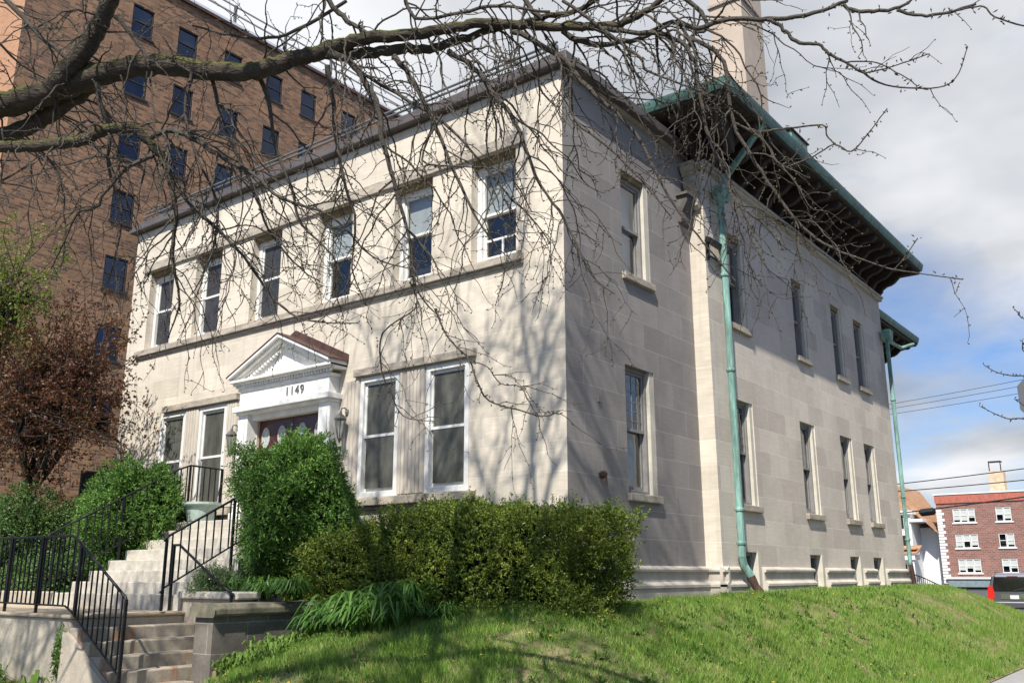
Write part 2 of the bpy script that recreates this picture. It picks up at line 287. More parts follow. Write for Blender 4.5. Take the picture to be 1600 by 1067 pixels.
LIMBS=[[(-0.479,-7.997,5.291,119),(-0.145,-7.849,5.318,113),(0.185,-7.706,5.355,104),(0.569,-7.551,5.431,100),(0.94,-7.394,5.467,94),(1.244,-7.253,5.449,83),(1.631,-7.056,5.347,75),(1.97,-6.9,5.314,71),(2.221,-6.808,5.372,66),(2.413,-6.729,5.381,61),(2.703,-6.621,5.429,51),(3.068,-6.465,5.402,45),(3.338,-6.356,5.402,40),(3.602,-6.248,5.389,38),(3.977,-6.081,5.305,33),(4.183,-5.994,5.268,30),(4.426,-5.895,5.232,28),(4.638,-5.832,5.286,23),(4.817,-5.8,5.411,21)],
[(2.377,-6.698,5.399,52),(2.653,-6.57,5.352,44),(2.931,-6.453,5.341,41),(3.201,-6.336,5.317,34),(3.476,-6.237,5.358,29),(3.743,-6.138,5.379,26),(3.961,-6.057,5.394,22),(4.175,-5.978,5.399,19),(4.399,-5.92,5.5,17)],
[(0.392,-7.705,5.34,80),(0.573,-7.664,5.489,84),(0.757,-7.627,5.661,79),(0.917,-7.609,5.859,69),(1.087,-7.605,6.126,63)],
[(-0.679,-7.885,5.07,90),(-0.334,-7.741,5.138,78),(0.01,-7.605,5.228,72),(0.3,-7.506,5.358,67),(0.532,-7.431,5.472,56)],
[(-0.263,-8.034,4.906,55),(0.054,-7.881,4.881,49),(0.367,-7.732,4.855,49),(0.677,-7.591,4.849,46),(0.941,-7.49,4.909,43),(1.139,-7.396,4.884,40),(1.246,-7.318,4.768,35),(1.326,-7.249,4.641,30),(1.349,-7.194,4.474,26),(1.365,-7.13,4.262,18),(1.291,-7.077,3.942,14),(1.289,-6.99,3.617,9),(1.159,-6.975,3.347,4)],
[(1.311,-7.344,4.789,18),(1.473,-7.282,4.816,21),(1.652,-7.178,4.715,18),(1.823,-7.067,4.574,16),(2.038,-6.937,4.426,13),(2.198,-6.824,4.25,11),(2.54,-6.638,4.078,8),(2.766,-6.472,3.791,6),(3.015,-6.345,3.68,4)],
[(1.344,-7.339,4.637,18),(1.136,-7.412,4.573,14),(0.937,-7.457,4.416,11),(0.845,-7.469,4.308,11),(0.688,-7.529,4.277,9),(0.522,-7.537,4.031,7),(0.424,-7.544,3.897,4)],
[(1.284,-7.208,4.606,19),(1.41,-7.089,4.366,16),(1.574,-6.964,4.162,14),(1.777,-6.81,3.912,11),(1.963,-6.642,3.575,9),(2.174,-6.514,3.423,6),(2.535,-6.352,3.373,4)],
[(-0.395,-7.995,6.497,24),(-0.161,-7.803,6.199,24),(-0.026,-7.683,5.996,21),(0.211,-7.507,5.755,18)],
[(1.165,-7.655,5.705,19),(1.307,-7.536,5.494,16),(1.377,-7.455,5.31,14)],
[(2.347,-6.709,5.971,21),(2.459,-6.605,5.76,21),(2.581,-6.516,5.621,16),(2.709,-6.438,5.529,14)],
[(2.586,-6.783,5.274,32),(2.714,-6.713,5.208,27),(2.787,-6.65,5.084,25),(2.864,-6.557,4.848,20),(2.867,-6.484,4.578,18),(2.908,-6.384,4.261,15),(2.942,-6.277,3.903,11),(2.938,-6.197,3.595,8),(3.079,-6.081,3.364,4)],
[(2.998,-6.548,5.218,22),(3.086,-6.471,5.06,20),(3.165,-6.384,4.847,18),(3.236,-6.289,4.592,13),(3.319,-6.173,4.273,11),(3.407,-6.067,4.0,8),(3.544,-5.954,3.768,4)],
[(3.374,-6.392,5.193,22),(3.528,-6.296,5.057,19),(3.625,-6.203,4.845,17),(3.731,-6.124,4.698,15),(3.781,-6.047,4.474,13),(3.846,-5.953,4.207,10),(3.957,-5.853,3.98,10),(4.012,-5.787,3.804,8),(4.081,-5.705,3.585,6),(4.202,-5.626,3.448,4)],
[(3.765,-6.166,5.316,20),(4.032,-6.01,5.107,19),(4.2,-5.878,4.84,17),(4.338,-5.782,4.668,12),(4.468,-5.681,4.457,12),(4.548,-5.584,4.192,10),(4.633,-5.498,3.971,8),(4.756,-5.398,3.749,6),(4.908,-5.279,3.485,4)],
[(2.517,-6.75,5.237,20),(2.521,-6.676,4.961,16),(2.502,-6.611,4.689,13),(2.522,-6.518,4.368,11),(2.548,-6.434,4.092,9),(2.477,-6.382,3.782,6),(2.533,-6.298,3.552,4)],
[(1.864,-6.849,5.333,21),(1.906,-6.775,5.125,16),(1.902,-6.687,4.79,14),(1.979,-6.575,4.495,12),(2.007,-6.487,4.207,9),(2.207,-6.333,3.952,7),(2.258,-6.236,3.667,4)],
[(1.538,-7.048,5.357,17),(1.566,-6.955,5.053,14),(1.644,-6.841,4.755,12),(1.745,-6.717,4.456,12),(1.798,-6.616,4.165,9),(1.994,-6.452,3.864,7),(2.121,-6.37,3.76,4)],
[(0.759,-7.54,5.342,19),(0.78,-7.477,5.143,19),(0.818,-7.419,4.992,14),(0.763,-7.366,4.706,12),(0.812,-7.251,4.361,9),(0.71,-7.208,4.032,7),(0.556,-7.189,3.705,4)],
[(3.014,-6.078,3.454,8),(3.045,-6.033,3.328,6),(3.101,-5.981,3.213,6),(3.194,-5.914,3.096,6),(3.215,-5.88,2.997,6),(3.245,-5.836,2.873,6),(3.306,-5.793,2.797,5),(3.466,-5.716,2.74,5),(3.624,-5.643,2.69,5),(3.722,-5.613,2.714,4)],
[(3.21,-5.924,3.079,5),(3.319,-5.87,3.035,4),(3.386,-5.815,2.922,4),(3.513,-5.759,2.89,4),(3.558,-5.716,2.792,4),(3.591,-5.68,2.701,3)],
[(2.868,-6.19,3.657,6),(2.885,-6.136,3.478,6),(2.625,-6.199,3.321,6),(2.579,-6.148,3.056,6),(2.617,-6.097,2.92,6),(2.68,-6.024,2.739,4),(2.896,-5.926,2.693,3)],
[(3.87,-6.303,5.59,19),(3.964,-6.211,5.376,19),(4.036,-6.164,5.297,17)],
[(4.046,-5.948,5.306,20),(4.16,-5.883,5.22,22),(4.321,-5.81,5.17,19),(4.528,-5.734,5.176,17),(4.742,-5.674,5.244,17),(4.891,-5.603,5.173,17),(5.092,-5.539,5.198,16),(5.316,-5.45,5.145,16),(5.526,-5.376,5.131,14),(5.737,-5.314,5.156,12),(5.832,-5.303,5.228,10)],
[(5.758,-5.307,5.151,12),(5.812,-5.277,5.099,12),(5.917,-5.238,5.076,12),(6.029,-5.201,5.064,11),(6.134,-5.178,5.1,7),(6.23,-5.164,5.157,7)],
[(6.039,-5.196,5.057,11),(6.166,-5.143,4.993,9),(6.289,-5.104,4.981,9),(6.465,-5.058,4.999,7)],
[(6.289,-5.104,4.981,5),(6.408,-5.07,4.981,5),(6.498,-5.043,4.972,5),(6.543,-5.013,4.899,5),(6.678,-4.922,4.831,5),(6.795,-4.822,4.798,5)],
[(5.332,-5.493,5.115,12),(5.389,-5.463,5.071,12),(5.432,-5.433,5.009,12),(5.485,-5.399,4.941,12),(5.595,-5.355,4.907,10),(5.643,-5.323,4.841,10),(5.727,-5.278,4.768,8),(5.814,-5.23,4.682,8),(5.921,-5.174,4.59,5),(6.078,-5.115,4.54,5),(6.23,-5.067,4.522,4),(6.317,-5.057,4.582,3),(6.387,-5.073,4.73,2)],
[(5.739,-5.325,4.741,5),(5.885,-5.274,4.716,4),(5.974,-5.232,4.654,4),(6.077,-5.178,4.556,3),(6.099,-5.162,4.516,2)],
[(5.825,-5.257,4.666,5),(5.95,-5.221,4.673,4),(6.082,-5.187,4.693,3),(6.192,-5.16,4.713,2)],
[(4.389,-6.0,5.168,17),(4.562,-5.924,5.115,16),(4.772,-5.835,5.054,16),(4.905,-5.751,4.905,14),(4.921,-5.677,4.635,12),(4.928,-5.599,4.339,12),(4.998,-5.527,4.146,10),(5.035,-5.459,3.926,10),(5.132,-5.402,3.825,8),(5.211,-5.347,3.707,6),(5.252,-5.311,3.615,4)],
[(4.882,-5.689,5.062,14),(5.002,-5.62,4.956,14),(5.058,-5.566,4.821,14),(5.048,-5.485,4.484,12),(5.115,-5.409,4.272,12),(5.22,-5.312,4.028,10),(5.348,-5.206,3.77,10),(5.491,-5.126,3.632,8),(5.688,-5.037,3.517,5),(5.809,-4.987,3.46,5),(6.007,-4.915,3.401,3),(6.162,-4.861,3.356,2)],
[(5.809,-4.987,3.46,4),(5.871,-4.983,3.518,3),(5.964,-4.983,3.629,2)],
[(5.009,-5.401,4.54,8),(5.129,-5.334,4.437,8),(5.207,-5.278,4.322,7),(5.249,-5.234,4.204,6),(5.44,-5.182,4.245,5),(5.574,-5.152,4.301,5),(5.661,-5.111,4.242,5),(5.786,-5.099,4.354,4),(5.898,-5.094,4.47,3)],
[(5.129,-5.334,4.437,8),(5.246,-5.297,4.448,7),(5.358,-5.258,4.442,6),(5.525,-5.201,4.431,5),(5.54,-5.179,4.363,5),(5.574,-5.152,4.301,4)],
[(4.739,-5.64,5.535,17),(4.89,-5.534,5.332,15),(4.912,-5.497,5.22,12),(4.797,-5.527,5.176,10),(4.785,-5.465,4.919,8),(4.922,-5.345,4.639,6)],
[(3.2,-6.676,5.62,15),(3.253,-6.595,5.389,13),(3.558,-6.473,5.379,13),(3.815,-6.373,5.375,12),(4.134,-6.228,5.273,10)],
[(4.227,-6.211,5.34,12),(4.503,-6.033,5.035,12),(4.639,-5.947,4.886,10),(4.664,-5.916,4.799,8),(4.841,-5.827,4.686,6),(5.015,-5.74,4.575,4)],
[(2.452,-6.543,5.906,14),(2.136,-6.641,5.761,14),(1.829,-6.761,5.709,12),(1.535,-6.909,5.777,10),(1.245,-7.071,5.895,7)],
[(3.325,-6.391,4.718,8),(3.149,-6.386,4.435,8),(3.399,-6.268,4.359,6),(3.686,-6.138,4.279,6),(3.812,-6.02,4.008,4)],
[(2.737,-6.639,5.158,13),(3.059,-6.436,4.885,13),(3.257,-6.315,4.723,11),(3.438,-6.179,4.477,8),(3.61,-6.039,4.193,8),(3.751,-5.936,4.004,6),(3.848,-5.852,3.822,4)],
[(4.2,-6.029,5.01,12),(4.121,-5.995,4.767,10),(4.135,-5.945,4.594,8),(4.31,-5.831,4.399,8),(4.475,-5.713,4.166,6),(4.631,-5.589,3.898,4)],
[(1.518,-7.2,5.326,14),(1.42,-7.159,5.015,12),(1.466,-7.048,4.675,9),(1.561,-6.915,4.334,9),(1.455,-6.863,3.967,7),(1.265,-6.874,3.699,4)]]
# ------------------------------------------------------------------ ground
def sstep(t): t=np.clip(t,0,1); return t*t*(3-2*t)
def gh(x,y):
    x=np.asarray(x,float); y=np.asarray(y,float)
    fe=1-.5*(sstep((x-1.1)/2.75)+np.clip((x-1.1)/2.75,0,1))
    fs=1-.5*(sstep((-1.9-y)/3.9)+np.clip((-1.9-y)/3.9,0,1))
    fn=1-sstep((y-15.5)/10)
    z=(1.23+.08*sstep((y)/8))*fe*fs*np.maximum(fn,0)
    z-=(.40-.2*np.clip((-2.1-y)/1.0,0,1))*sstep((-1.1-x)/1.7)*sstep((-.9-y)/1.1)*(x>-5)
    z+=.025*np.sin(x*1.7+y*.8)*np.sin(y*1.3-x*.5)*np.clip(z,0,1)
    cut=((x>-4.32)&(x<-3.2)&(y>-4.66)&(y<-2.95))|((x>=-3.2)&(x<-2.5)&(y>-4.66)&(y<-3.62))
    z=np.where(cut,-.05,z)
    return z
def soilmat():
    M=D.materials.new('lawn_soil'); M.use_nodes=True; t=M.node_tree; b=t.nodes['Principled BSDF']; L=t.links.new; b.inputs['Roughness'].default_value=.95; b.inputs['Specular IOR Level'].default_value=.1
    c=N(t,'ShaderNodeTexCoord'); n=N(t,'ShaderNodeTexNoise',inp={'Scale':1.6,'Detail':8,'Roughness':.7}); L(c.outputs['Object'],n.inputs['Vector'])
    r=N(t,'ShaderNodeValToRGB'); e=r.color_ramp.elements; e[0].position=.40; e[0].color=(.06,.10,.02,1); e[1].position=.60; e[1].color=(.24,.19,.11,1); L(n.outputs[0],r.inputs[0]); L(r.outputs[0],b.inputs['Base Color'])
    n3=N(t,'ShaderNodeTexNoise',inp={'Scale':30,'Detail':5}); L(c.outputs['Object'],n3.inputs['Vector'])
    k=N(t,'ShaderNodeBump',inp={'Strength':.8,'Distance':.03}); L(n3.outputs[0],k.inputs['Height']); L(k.outputs[0],b.inputs['Normal'])
    return M
xs=np.concatenate([np.arange(-60,-8,1.0),np.arange(-8,3.84,.08),[3.84]]); ys=np.concatenate([[-5.85],np.arange(-5.8,0,.08),np.arange(0,26.1,.3)])
X,Y=np.meshgrid(xs,ys); Z=gh(X,Y); V=np.stack([X,Y,Z],-1).reshape(-1,3); nx=len(xs); idx=np.arange(len(V)).reshape(len(ys),nx)
F=np.stack([idx[:-1,:-1],idx[:-1,1:],idx[1:,1:],idx[1:,:-1]],-1).reshape(-1,4)
o=mesh_obj('lawn_ground',V,F,soilmat(),smooth=True,kind='structure'); o['label']='mown bank of earth and turf sloping down from the stone house'; o['category']='ground'
M_asph=mat('asphalt',(.06,.06,.062),.9,bump=.5,bscale=60,var=.2,vscale=1)
M_walk=brickmat('sidewalk_concrete',(.30,.29,.28),(.27,.265,.255),(.1,.1,.09),400,400,.0,var=.2,vscale=1.5,stain=.15,gs=25)
b=MB().box((-2000,-2000,-.3),(2000,2000,-.14)); o=b.build('street_ground',M_asph,kind='structure'); tag(o,'grey asphalt ground of streets and parking beyond the lawn','ground',kind='structure')
b=MB()
for i in range(26): b.box((3.86,-5.9+i*1.5,-.14),(5.5,-5.9+i*1.5+1.49,.0))
for i in range(20): b.box((3.85-1.5*(i+1),-7.5,-.14),(3.85-1.5*i-.01,-5.91,.0))
b.box((3.86,-7.5,-.14),(5.5,-5.91,0))
o=b.build('sidewalk',M_walk,kind='structure'); tag(o,'grey concrete sidewalk at the foot of the lawn bank','sidewalk',kind='structure')
# grass blades
def frand(n,a,b): return RNG.uniform(a,b,n)
def blades(x,y,h,w,lean=.5,z0=None,seg=1):
    n=len(x); z=gh(x,y)-.01 if z0 is None else z0
    th=frand(n,0,2*math.pi); ph=frand(n,0,2*math.pi); l=h*frand(n,.1,lean)
    bx=np.stack([np.cos(th)*w/2,np.sin(th)*w/2,np.zeros(n)],-1); base=np.stack([x,y,z],-1)
    tip=base+np.stack([np.cos(ph)*l,np.sin(ph)*l,h],-1)
    V=np.stack([base-bx,base+bx,tip],1).reshape(-1,3); F=np.arange(3*n).reshape(n,3); return V,F
def inlawn(x,y):
    ok=(y<26)&(x<3.84)&(y>-5.8)
    ok&=~((x<.45)&(y>-.15)&(y<15.4)); ok&=~((x<-2.78)&(y>-3.75)&(y<0)); ok&=~((x<-2.45)&(y<-3.55)&(x>-4.35)&(y>-4.75)); ok&=~((x<-4.3)&(y>-4.62)&(y<0)); ok&=~((x<0)&(y>0)); ok&=gh(x,y)>.005
    return ok
pts=[]
for (x0,x1,y0,y1,den) in ((-3,3.84,-5.8,1.5,4200),(.4,3.84,1.5,8,2900),(.3,3.84,8,26,1300),(-8,-4.3,-5.8,-4.65,1800)):
    n=int((x1-x0)*(y1-y0)*den); pts.append((frand(n,x0,x1),frand(n,y0,y1)))
gx=np.concatenate([p[0] for p in pts]); gy=np.concatenate([p[1] for p in pts]); k=inlawn(gx,gy)
def patch(x,y,s=1.0,o=0): return (np.sin(x*2.1*s+o)+np.sin(y*2.7*s+1.3+o)+np.sin((x+y)*1.3*s+2*o)+np.sin((x-1.7*y)*3.1*s+o))/4
k&=(frand(len(gx),0,1)<np.clip(.72+.6*patch(gx,gy,1.3)+.6*patch(gx,gy,4.1,3),.10,1)); gx,gy=gx[k],gy[k]
hh=frand(len(gx),.04,.125)*(1+.45*patch(gx,gy,.8,2)+.4*patch(gx,gy,4.5,1)); 
M_grass=leafmat('grass_blades',[(.06,.12,.02),(.12,.24,.03),(.19,.33,.05),(.28,.36,.09),(.46,.40,.2)],rough=.6,trans=.35,spec=.25,nscale=2.6)
V,F=blades(gx,gy,hh,.0115,.8); o=mesh_obj('grass',V,F,M_grass); tag(o,'short spring grass covering the lawn bank beside the stone house','grass',kind='stuff')
lx=frand(700,-2.7,3.7); ly=frand(700,-5.6,9); k=inlawn(lx,ly); lx,ly=lx[k],ly[k]; lz=gh(lx,ly)+frand(len(lx),.02,.07)
V,F=[],[]
for i in range(len(lx)):
    a=random.uniform(0,6.3); s=random.uniform(.012,.03); d=np.array((math.cos(a),math.sin(a),random.uniform(-.3,.3)))*s; e_=np.array((-math.sin(a),math.cos(a),random.uniform(-.3,.3)))*s*.5; c_=np.array((lx[i],ly[i],lz[i]))
    F.append((4*i,4*i+1,4*i+2,4*i+3)); V+=[c_-d,c_+e_,c_+d,c_-e_]
o=mesh_obj('leaf_litter',np.array(V),np.array(F),leafmat('dry_leaves',[(.16,.10,.05),(.28,.19,.10),(.42,.34,.22)],trans=.1)); tag(o,'dry brown leaf scraps lying in the lawn grass','leaf litter',kind='stuff')
# broad leaf weeds + flowers
def rosettes(cx,cy,n,L,w,z=None,up=.5):
    m=len(cx); cz=gh(cx,cy) if z is None else z
    V=[];F=[];b=0
    for i in range(m):
        for j in range(n):
            a=random.uniform(0,6.28); l=L*random.uniform(.5,1.1); hz=l*random.uniform(.1,up)*1.2; ww=w*random.uniform(.6,1.1)
            d=np.array((math.cos(a),math.sin(a),0)); s=np.array((-d[1],d[0],0))*ww/2; c=np.array((cx[i],cy[i],cz[i]))
            V+= [c-s*.3,c+s*.3,c+d*l*.55+s+(0,0,hz),c+d*l*.55-s+(0,0,hz),c+d*l+(0,0,hz*.7)]; F+= [(b,b+1,b+2),(b,b+2,b+3),(b+3,b+2,b+4)]; b+=5
    return np.array(V),np.array(F)
wx=frand(1700,-2.8,3.8); wy=frand(1700,-5.7,10); k=inlawn(wx,wy)&(patch(wx,wy,.9,4)>-.25); wx,wy=wx[k],wy[k]
M_weed=leafmat('weed_leaves',[(.09,.17,.03),(.14,.24,.045),(.2,.3,.09)],trans=.3)
V,F=rosettes(wx,wy,9,.10,.032,up=.9); o=mesh_obj('lawn_weeds',V,F,M_weed); tag(o,'broad leaved weeds and clover scattered through the lawn','weeds',kind='stuff')
fx=frand(600,-2.8,3.7); fy=frand(600,-5.6,7); k=inlawn(fx,fy)&(patch(fx,fy,.7,1)>0); fx,fy=fx[k],fy[k]
b=MB()
for x,y in zip(fx,fy):
    z=float(gh(x,y))+random.uniform(.03,.08); r=random.uniform(.009,.018); b.lathe((x,y,z),[(r*.3,-.01),(r,0),(r*.6,.006)],6)
o=b.build('lawn_flowers',mat('yellow_petals',(.65,.42,.03),.6)); tag(o,'tiny yellow dandelion flowers dotted over the lawn bank','flowers',kind='stuff')

# ------------------------------------------------------------------ stone house
HOUSE=thing('stone_house','two storey pale limestone house with green copper gutters and pedimented white doorway numbered 1149','house',(0,0,1.2))
front=lambda u,n,z:(u,-n,z)
side0=lambda u,n,z:(n,u,z)
side1=lambda u,n,z:(.31+n,u,z)
def wall(name,M,u0,u1,z0,z1,ops,mt,parent,depth=.2,**k):
    us=sorted({u0,u1,*[v for o in ops for v in o[:2]]}); zs=sorted({z0,z1,*[v for o in ops for v in o[2:4]]})
    b=MB()
    for i in range(len(us)-1):
        for j in range(len(zs)-1):
            uc=(us[i]+us[i+1])/2; zc=(zs[j]+zs[j+1])/2
            if any(o[0]<uc<o[1] and o[2]<zc<o[3] for o in ops): continue
            b.quad(M(us[i],0,zs[j]),M(us[i+1],0,zs[j]),M(us[i+1],0,zs[j+1]),M(us[i],0,zs[j+1]))
    for a,c,e,f in [o[:4] for o in ops]:
        for p,q in (((a,e),(a,f)),((c,e),(c,f)),((a,e),(c,e)),((a,f),(c,f))):
            b.quad(M(p[0],0,p[1]),M(q[0],0,q[1]),M(q[0],-depth,q[1]),M(p[0],-depth,p[1]))
    return b.build(name,mt,parent,**k)
def ring(b,M,u0,u1,z0,z1,t,n0,n1,tb=None):
    tb=tb or t
    b.box(M(u0,n0,z0),M(u0+t,n1,z1)); b.box(M(u1-t,n0,z0),M(u1,n1,z1)); b.box(M(u0+t,n0,z1-t),M(u1-t,n1,z1)); b.box(M(u0+t,n0,z0),M(u1-t,n1,z0+tb)); return b
def sashwin(M,u0,u1,z0,z1,parent,fmat,smat,n=-.06,ft=.08,glass=None,back='dark',shade=0,meet=.5,mull=False,top_lead=False,sill=None,blindmat=None,screen=False,inner=.35,proud=0,smat_=None):
    f=ring(MB(),M,u0,u1,z0,z1,ft,n-.13,n+proud,ft*1.1).build('window',fmat,parent,bevel=.006)
    a,c,e,g=u0+ft,u1-ft,z0+ft*1.1,z1-ft; zm=e+(g-e)*meet; st=.045
    ring(MB(),M,a,c,zm-.02,g,st,n-.075,n-.03).build('sash',smat,f)
    lo=ring(MB(),M,a,c,e,zm+.025,st,n-.12,n-.078,.07)
    if mull: 
        lo.box(M(a,n-.115,e+.33),M(c,n-.083,e+.365)); lo.box(M((a+c)/2-.015,n-.115,e+.07),M((a+c)/2+.015,n-.083,e+.33))
    if top_lead:
        for q in range(1,4): lo.box(M(a+(c-a)*q/4-.006,n-.06,zm+.03),M(a+(c-a)*q/4+.006,n-.048,g-.04))
        for q in range(1,6): lo.box(M(a+.04,n-.061,zm+(g-zm)*q/6-.006),M(c-.04,n-.049,zm+(g-zm)*q/6+.006))
    lo.build('sash',smat,f)
    gm=glass or M_glass
    p=MB(); p.quad(M(a+.03,n-.055,zm),M(c-.03,n-.055,zm),M(c-.03,n-.055,g-.03),M(a+.03,n-.055,g-.03)); p.quad(M(a+.03,n-.1,e+.05),M(c-.03,n-.1,e+.05),M(c-.03,n-.1,zm),M(a+.03,n-.1,zm)); p.build('pane',gm,f)
    if screen: 
        q=MB(); q.box(M(a+.045,n-.04,e+.06),M(c-.045,n-.036,zm-.03)); 
        q.box(M(a+.03,n-.052,zm+.01),M(c-.03,n-.048,g-.03)); q.build('insect_screen',smat_ or M_screen,f)
    if shade: MB().box(M(a-.02,-inner+.05,g-(g-e)*shade),M(c+.02,-inner+.06,g+.05)).build('blind',blindmat or M_shade,f)
    if sill: 
        s0,s1,sz,sn=sill; MB().box(M(s0,-.1,z0-sz),M(s1,sn,z0-.001)).build('sill',M_band,f,bevel=.012)
    return f
ZF2,ZH2=6.44,8.25
W2=[(-11.2,-10.26),(-9.44,-8.54),(-7.52,-6.62),(-5.54,-4.62),(-3.56,-2.66),(-1.80,-.89)]
W1=[(-10.24,-9.34),(-8.86,-7.96),(-4.22,-3.30),(-2.70,-1.80)]
DOOR=(-7.0,-5.06,2.60,4.45)
ops=[(a,c,ZF2,ZH2) for a,c in W2]+[(a,c,2.88,4.9) for a,c in W1]+[DOOR]
wall('wall',front,-11.9,0,.6,9.28,ops,M_lime,HOUSE,depth=.3)
ops0=[(1.66,2.58,2.86,4.88),(1.70,2.62,6.42,8.24)]
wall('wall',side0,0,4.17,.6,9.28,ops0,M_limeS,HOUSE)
SW=[(4.97,5.87),(8.32,9.2),(10.86,11.72),(12.62,13.48)]
SU=[(5.03,5.92),(8.46,9.22),(11.0,11.76),(12.7,13.52)]
BW=[(5.0,5.76),(8.32,9.08),(10.84,11.6),(12.55,13.35)]
ops1=[(a,c,2.87,4.8) for a,c in SW]+[(a,c,6.25,8.02 if i else 8.1) for i,(a,c) in enumerate(SU)]+[(a,c,1.40,2.04) for a,c in BW]
wall('wall',side1,4.17,15.25,.6,9.17,ops1,M_limeM,HOUSE)
b=MB(); b.quad((0,4.17,.9),(.31,4.17,.9),(.31,4.17,9.17),(0,4.17,9.17)); b.quad((-11.9,4.17,9.0),(.31,4.17,9.0),(.31,4.17,9.8),(-11.9,4.17,9.8)); b.build('wall',M_lime,HOUSE)
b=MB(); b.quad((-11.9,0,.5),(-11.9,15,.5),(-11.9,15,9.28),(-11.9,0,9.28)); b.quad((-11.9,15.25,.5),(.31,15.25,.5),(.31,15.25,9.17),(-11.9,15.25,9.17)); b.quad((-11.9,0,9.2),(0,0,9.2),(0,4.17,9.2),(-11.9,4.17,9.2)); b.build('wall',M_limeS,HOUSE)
MB().box((-11.4,.55,1.0),(-.45,14.8,9.1)).build('interior',M_dark,HOUSE)
# front windows
for i,(a,c) in enumerate(W2):
    sh={4:.5,5:.47,3:.46}.get(i,0)
    sashwin(front,a,c,ZF2,ZH2-.1,HOUSE,M_wframe,M_wframe,n=-.16,ft=.085,shade=sh,glass=M_glass if i<3 else M_glassC,mull=(i==5),meet=.52 if i!=5 else .5,screen=(i<3),smat_=M_screenD)
    MB().box(front(a,-.29,ZH2-.1),front(c,-.05,ZH2-.001)).build('window_head',mat('ochre_head',(.17,.12,.05),.8,var=.3,vscale=9) if i==0 else D.materials['ochre_head'],HOUSE)
for i,(a,c) in enumerate(W1):
    sashwin(front,a,c,2.88,4.9,HOUSE,M_wframe,M_wframe,n=.0,ft=.085,screen=True,proud=.02)
# string courses, lintels, sills, fluted piers
b=MB(); b.box(front(-11.45,-.02,6.30),front(-.74,.09,6.43)); b.box(front(-11.45,-.02,6.25),front(-.74,.05,6.298)); b.build('sill_course',M_band,HOUSE,bevel=.012)
b=MB(); b.box(front(-11.45,-.02,8.252),front(-.74,.055,8.36)); b.box(front(-11.45,-.02,8.362),front(-.74,.03,8.46)); b.build('string_course',M_band,HOUSE,bevel=.012)
for a,c in ((-4.62,-1.66),(-10.42,-7.6)):
    b=MB(); b.box(front(a+.28,-.02,4.93),front(c,.09,5.06)); b.build('lintel',M_band,HOUSE,bevel=.01)
    b=MB(); b.box(front(a,-.02,2.74),front(c,.12,2.87)); b.box(front(a+.04,-.02,2.68),front(c-.04,.06,2.738)); b.build('sill',M_band,HOUSE,bevel=.012)
for a,c in ((-4.60,-4.24),(-3.28,-2.72),(-9.32,-8.88),(-7.94,-7.62)):
    b=MB(); n=max(3,round((c-a)/.085)); w=(c-a)/n
    b.box(front(a,-.02,2.88),front(c,.012,4.9))
    for i in range(n):
        x0=a+i*w; b.prism([(0,.01),(w*.15,.04),(w*.85,.04),(w,.01)],lambda p,q,t:front(x0+p,q,t),2.9,4.88)
    b.build('fluted_pier',M_flute,HOUSE)
# cornice of the front block + parapet rails
b=MB(); b.box(front(-11.98,-.02,9.281),(.07,4.17,9.32)); 
b.build('cornice_bed',M_band,HOUSE)
b=MB(); b.box((-12.06,-.16,9.321),(.21,4.15,9.40)); b.box((-12.02,-.12,9.401),(.17,4.15,9.52)); b.build('cornice',M_fascia,HOUSE,bevel=.01)
RAILS=thing('roof_railing','low grey pipe railing on the flat roof above the facade','railing',(-6,.1,9.52))
M_rail=mat('grey_pipe',(.16,.17,.17),.5,metal=.4)
for x in (-11.2,-9.5,-7.85,-6.31,-4.75,-3.22,-1.69,-.2): MB().box((x-.045,.08,9.5),(x+.045,.17,9.84)).build('post',M_rail,RAILS)
for z in (9.83,9.74): MB().tube([(-11.8,.06,z),(-.1,.06,z)],.022,8).build('rail',M_rail,RAILS)
# side windows
for (M,a,c,e,g,i) in [(side0,1.66,2.58,2.86,4.88,0)]+[(side1,a,c,2.87,4.8,k+1) for k,(a,c) in enumerate(SW)]:
    MB().box(M(c-.12,-.2,e),M(c+.0,-.02,g)).build('jamb',M_cream,HOUSE) 
    sashwin(M,a,c-.12,e,g,HOUSE,M_gframe,M_gframe,n=-.08,ft=.06,glass=M_glassB,top_lead=(i<2),sill=(a-.03,c+.06,.12,.07),shade=1.0,blindmat=M_curtain)
for (M,a,c,e,g,i) in [(side0,1.70,2.62,6.42,8.24,0)]+[(side1,a,c,6.25,8.1 if k==0 else 8.02,k+1) for k,(a,c) in enumerate(SU)]:
    MB().box(M(c-.12,-.2,e),M(c+.0,-.02,g)).build('jamb',M_cream,HOUSE)
    MB().box(M(a,-.2,g-.09),M(c-.121,-.03,g-.001)).build('window_head',D.materials['ochre_head'],HOUSE)
    sashwin(M,a,c-.12,e,g-.09,HOUSE,M_gframe,M_gframe,n=-.08,ft=.06,glass=M_glassC,sill=(a-.03,c+.06,.12,.07),shade=.92 if i==0 else .5,blindmat=M_shade)
for a,c in BW:
    MB().box(side1(c-.13,-.2,1.4),side1(c+.0,.02,2.04)).build('jamb',M_cream,HOUSE)
    f=ring(MB(),side1,a,c-.13,1.40,2.04,.06,-.2,-.1).build('basement_window',M_gframe,HOUSE)
    p=MB(); p.box(side1((a+c)/2-.08,-.18,1.46),side1((a+c)/2-.05,-.12,1.98)); p.build('mullion',M_gframe,f)
    p=MB(); p.quad(side1(a+.05,-.15,1.45),side1(c-.18,-.15,1.45),side1(c-.18,-.15,1.99),side1(a+.05,-.15,1.99)); p.build('pane',M_glassB,f)
